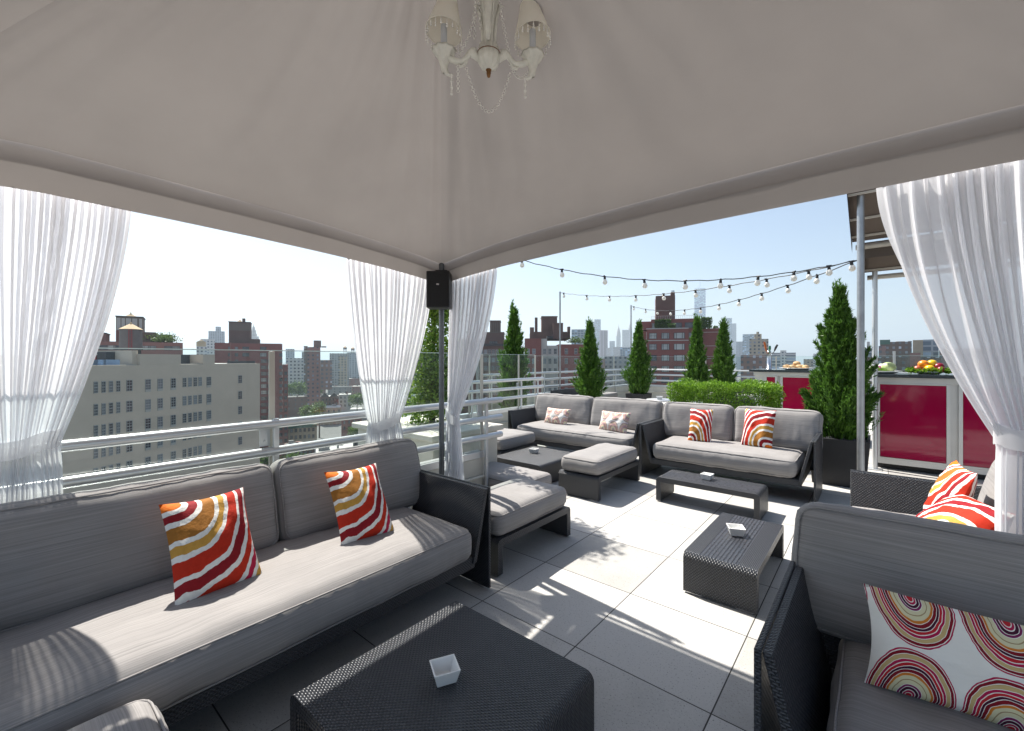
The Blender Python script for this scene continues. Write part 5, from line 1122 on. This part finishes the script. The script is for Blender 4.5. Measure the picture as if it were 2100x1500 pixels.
def green(name, pxa, pxb, ya, yb, n, y, sz, seed):
    rg = np.random.default_rng(seed); xa, xb = b.u(pxa)[0], b.u(pxb)[0]; za, zb = b.z(pxa, yb), b.z(pxa, ya)
    Pp = np.stack([xa+(xb-xa)*rg.random(n), y-.3*rg.random(n), za+(zb-za)*rg.random(n)], 1); leafobj(name, blades(Pp, rg.normal(size=(n, 3))+np.array([0,-.3,.2]), sz*(1+rg.random(n)), sz*.4*np.ones(n), seed), M['ivy'], b.root)
green('ivy_wall', 1344, 1377, 654, 672, 1500, 3.95, .28, 31); green('roof_foliage', 1373, 1386, 664, 674, 300, 2.5, .3, 32); green('roof_foliage', 1441, 1462, 650, 672, 700, 3.0, .4, 33); green('roof_foliage', 1425, 1440, 663, 674, 250, 3., .3, 34); green('roof_foliage', 1468, 1478, 667, 673, 120, 5., .3, 35)
mb = MB(); u0, u1 = b.u(1336)[0], b.u(1450)[0]; z0 = b.z(1336, 653)
for i in range(30): x_ = u0+(u1-u0)*i/29; mb.tube([(x_, 4.2, z0), (x_, 4.2, z0+.9)], .025, 4)
mb.tube([(u0, 4.2, z0+.9), (u1, 4.2, z0+.9)], .03, 4); mb.build('roof_railing', M['steel'], b.root)
# the tall glass skyscraper and its neighbours
W_('sky_glass', (.20, .30, .48), (9., 4.), (.9, .85), wc=(.15, .24, .42))
b = far('skyscraper', 'tall blue glass skyscraper under construction with a mast, above the brick block', 1424, 1447, 592.5, 3000, 'sky_glass', group=G3); k = 3000/F; mb = MB(); mb.tube([(b.L*.5, 20, b.zt), (b.L*.5, 20, b.zt+20*k)], .45*k, 6); mb.tube([(b.L*.35, 20, b.zt), (b.L*.35, 20, b.zt+5*k)], .5*k, 6); pieces(mb, 'mast', M['steel'], b.root)
for lb, xa, xb, y, d, m in (('pale banded glass tower right of the brick block', 1482.5, 1501, 653, 2600, 'glass_grid'), ('lower rounded glass tower behind the closest juniper pair', 1498, 1510, 664, 2700, 'bluegrey_windows'), ('sloped blue glass tower left of the ornate tan building', 1523, 1549, 686, 1300, 'glass_grid'), ('hazy lower block left of the sloped glass tower', 1510, 1524, 701, 1400, 'bluegrey_windows')):
    far('skyline_tower', lb, xa, xb, y, d, m, group=G3)
b = far('ornate_building', 'ornate tan stepped building rising above the farther bar', 1537, 1576, 696, 420, 'tan_windows', 26); b.block('crown', 1547, 1562, 685, 4, 18, M['tan_windows']); b.block('turret', 1551.5, 1557, 680, 8, 12, M['tan_windows'])
far('brick_factory', 'long rosy brick factory with slate roof above the farther bar', 1519, 1583, 729, 260, 'rose_windows', 30, roofm='slate'); far('banded_building', 'white and grey banded building behind the bread platter', 1583, 1632, 724, 520, 'pale_strips', 30).block('white_core', 1600, 1612.5, 719, -.6, 10, M['white_windows'], ybot=800)
far('tan_block', 'low tan block half hidden by the big juniper', 1648, 1668, 737, 500, 'tan_windows', 30); far('grey_block', 'hidden pale block behind the big juniper', 1668, 1700, 726, 600, 'white_windows', 30)
b = far('teal_block', 'teal glazed block left of the white pipe', 1764, 1792, 716, 330, 'glass_grid', 26); b.block('white_cap', 1778, 1784, 701, 3, 8, M['palewall'])
b = far('unfinished_building', 'brown unfinished brick building with rubble top above the nearer bar', 1805, 1868, 702, 300, 'brown_windows', 30); b.block('green_netting', 1804.5, 1825.5, 697.5, -.4, 12, M['green'], ybot=707); b.block('parapet_ruin', 1838, 1856, 700.5, 2, 6, M['rose_windows'])
far('rosy_house', 'narrow rosy house left in front of the unfinished building', 1802, 1817, 710, 270, 'rose_windows', 12); far('teal_block', 'teal strip building right behind the unfinished building', 1862, 1870, 700, 340, 'glass_grid', 20); far('tan_block', 'tan party-wall tower above the fruit bowl', 1872, 1893, 698, 260, 'tanwall', 18); far('glass_block', 'blue glass block at the edge of the right curtain', 1893, 1925, 697, 300, 'glass_grid', 24); far('brick_house', 'red brick house under the tan tower', 1866, 1888, 724, 200, 'brick', 14); far('brown_block', 'wide brown block behind the nearer bar', 1770, 1930, 733, 240, 'brown_windows', 30); far('brick_block', 'hazy block behind the right curtain', 1926, 2080, 716, 280, 'rose_windows', 30)

# ------------------------------------------------------------------ ground, river, air, sky, light, camera
mb = MB(); mb.box((-14000, -14000, STREET-1), (14000, 14000, STREET)); tag(mb.build('ground', wallmat('streets', (.13, .13, .125), .3)), kind='structure')
def water():
    m, nt = mat('river_water'); p = N(nt, 'ShaderNodeBsdfPrincipled', ins={'Base Color': (.10, .16, .20, 1), 'Roughness': .2}); L(nt, bump(nt, nz(nt, coords(nt, 'Object'), .02, 4), .3, 4.), p.inputs['Normal']); out(nt, p.outputs[0]); return m
q = [at(1600, HY, 1500), at(1760, HY, 1500), at(1850, HY, 9000), at(1560, HY, 9000)]; mb = MB(); mb.add([(v.x, v.y, STREET+.5) for v in q], [(0,1,2,3)]); tag(mb.build('river', water()), kind='structure')
HAZE = 2.0e-4
if HAZE:
    m, nt = mat('haze'); v = N(nt, 'ShaderNodeVolumePrincipled', ins={'Density': HAZE, 'Color': (.76, .90, 1., 1), 'Anisotropy': .25}); o = N(nt, 'ShaderNodeOutputMaterial'); L(nt, v.outputs[0], o.inputs['Volume'])
    mb = MB(); mb.box((-15000, -15000, STREET-3), (15000, 15000, 620)); tag(mb.build('haze', m), kind='stuff')
SUN_D = Vector((.685, -.105, -1)).normalized(); EL = math.asin(-SUN_D.z)
w = bpy.data.worlds.new('World'); sc.world = w; w.use_nodes = True; nt = w.node_tree; bg = nt.nodes['Background']; sky = nt.nodes.new('ShaderNodeTexSky'); sky.sky_type = 'NISHITA'; sky.sun_disc = False
sky.sun_elevation = EL; sky.sun_rotation = math.atan2(-SUN_D.x, -SUN_D.y); sky.air_density = 1.0; sky.dust_density = 1.6; sky.ozone_density = .7; sky.altitude = 50
nt.links.new(sky.outputs[0], bg.inputs[0]); bg.inputs[1].default_value = .075
sun = bpy.data.lights.new('sun', 'SUN'); sun.energy = 5; sun.angle = R(.53); sun.color = (1, .95, .87); so = bpy.data.objects.new('sun', sun); col.objects.link(so); so.rotation_euler = SUN_D.to_track_quat('-Z', 'Y').to_euler(); so.location = (-10, 0, 20)
cd = bpy.data.cameras.new('camera'); cam = bpy.data.objects.new('camera', cd); col.objects.link(cam); cam.location = CAM; cam.rotation_euler = (R(90), 0, YAW-R(90)); cd.sensor_width = 36; cd.lens = 36*F/2100; cd.shift_y = -13/2100; cd.clip_start = .02; cd.clip_end = 40000; sc.camera = cam
sc.view_settings.view_transform = 'Standard'; sc.view_settings.look = 'None'; sc.view_settings.exposure = 1.15; sc.view_settings.gamma = 1
cy = sc.cycles; cy.max_bounces = 10; cy.diffuse_bounces = 3; cy.transparent_max_bounces = 24; cy.volume_bounces = 0; cy.use_denoising = True; cy.sample_clamp_indirect = 6; cy.caustics_reflective = False; cy.caustics_refractive = False
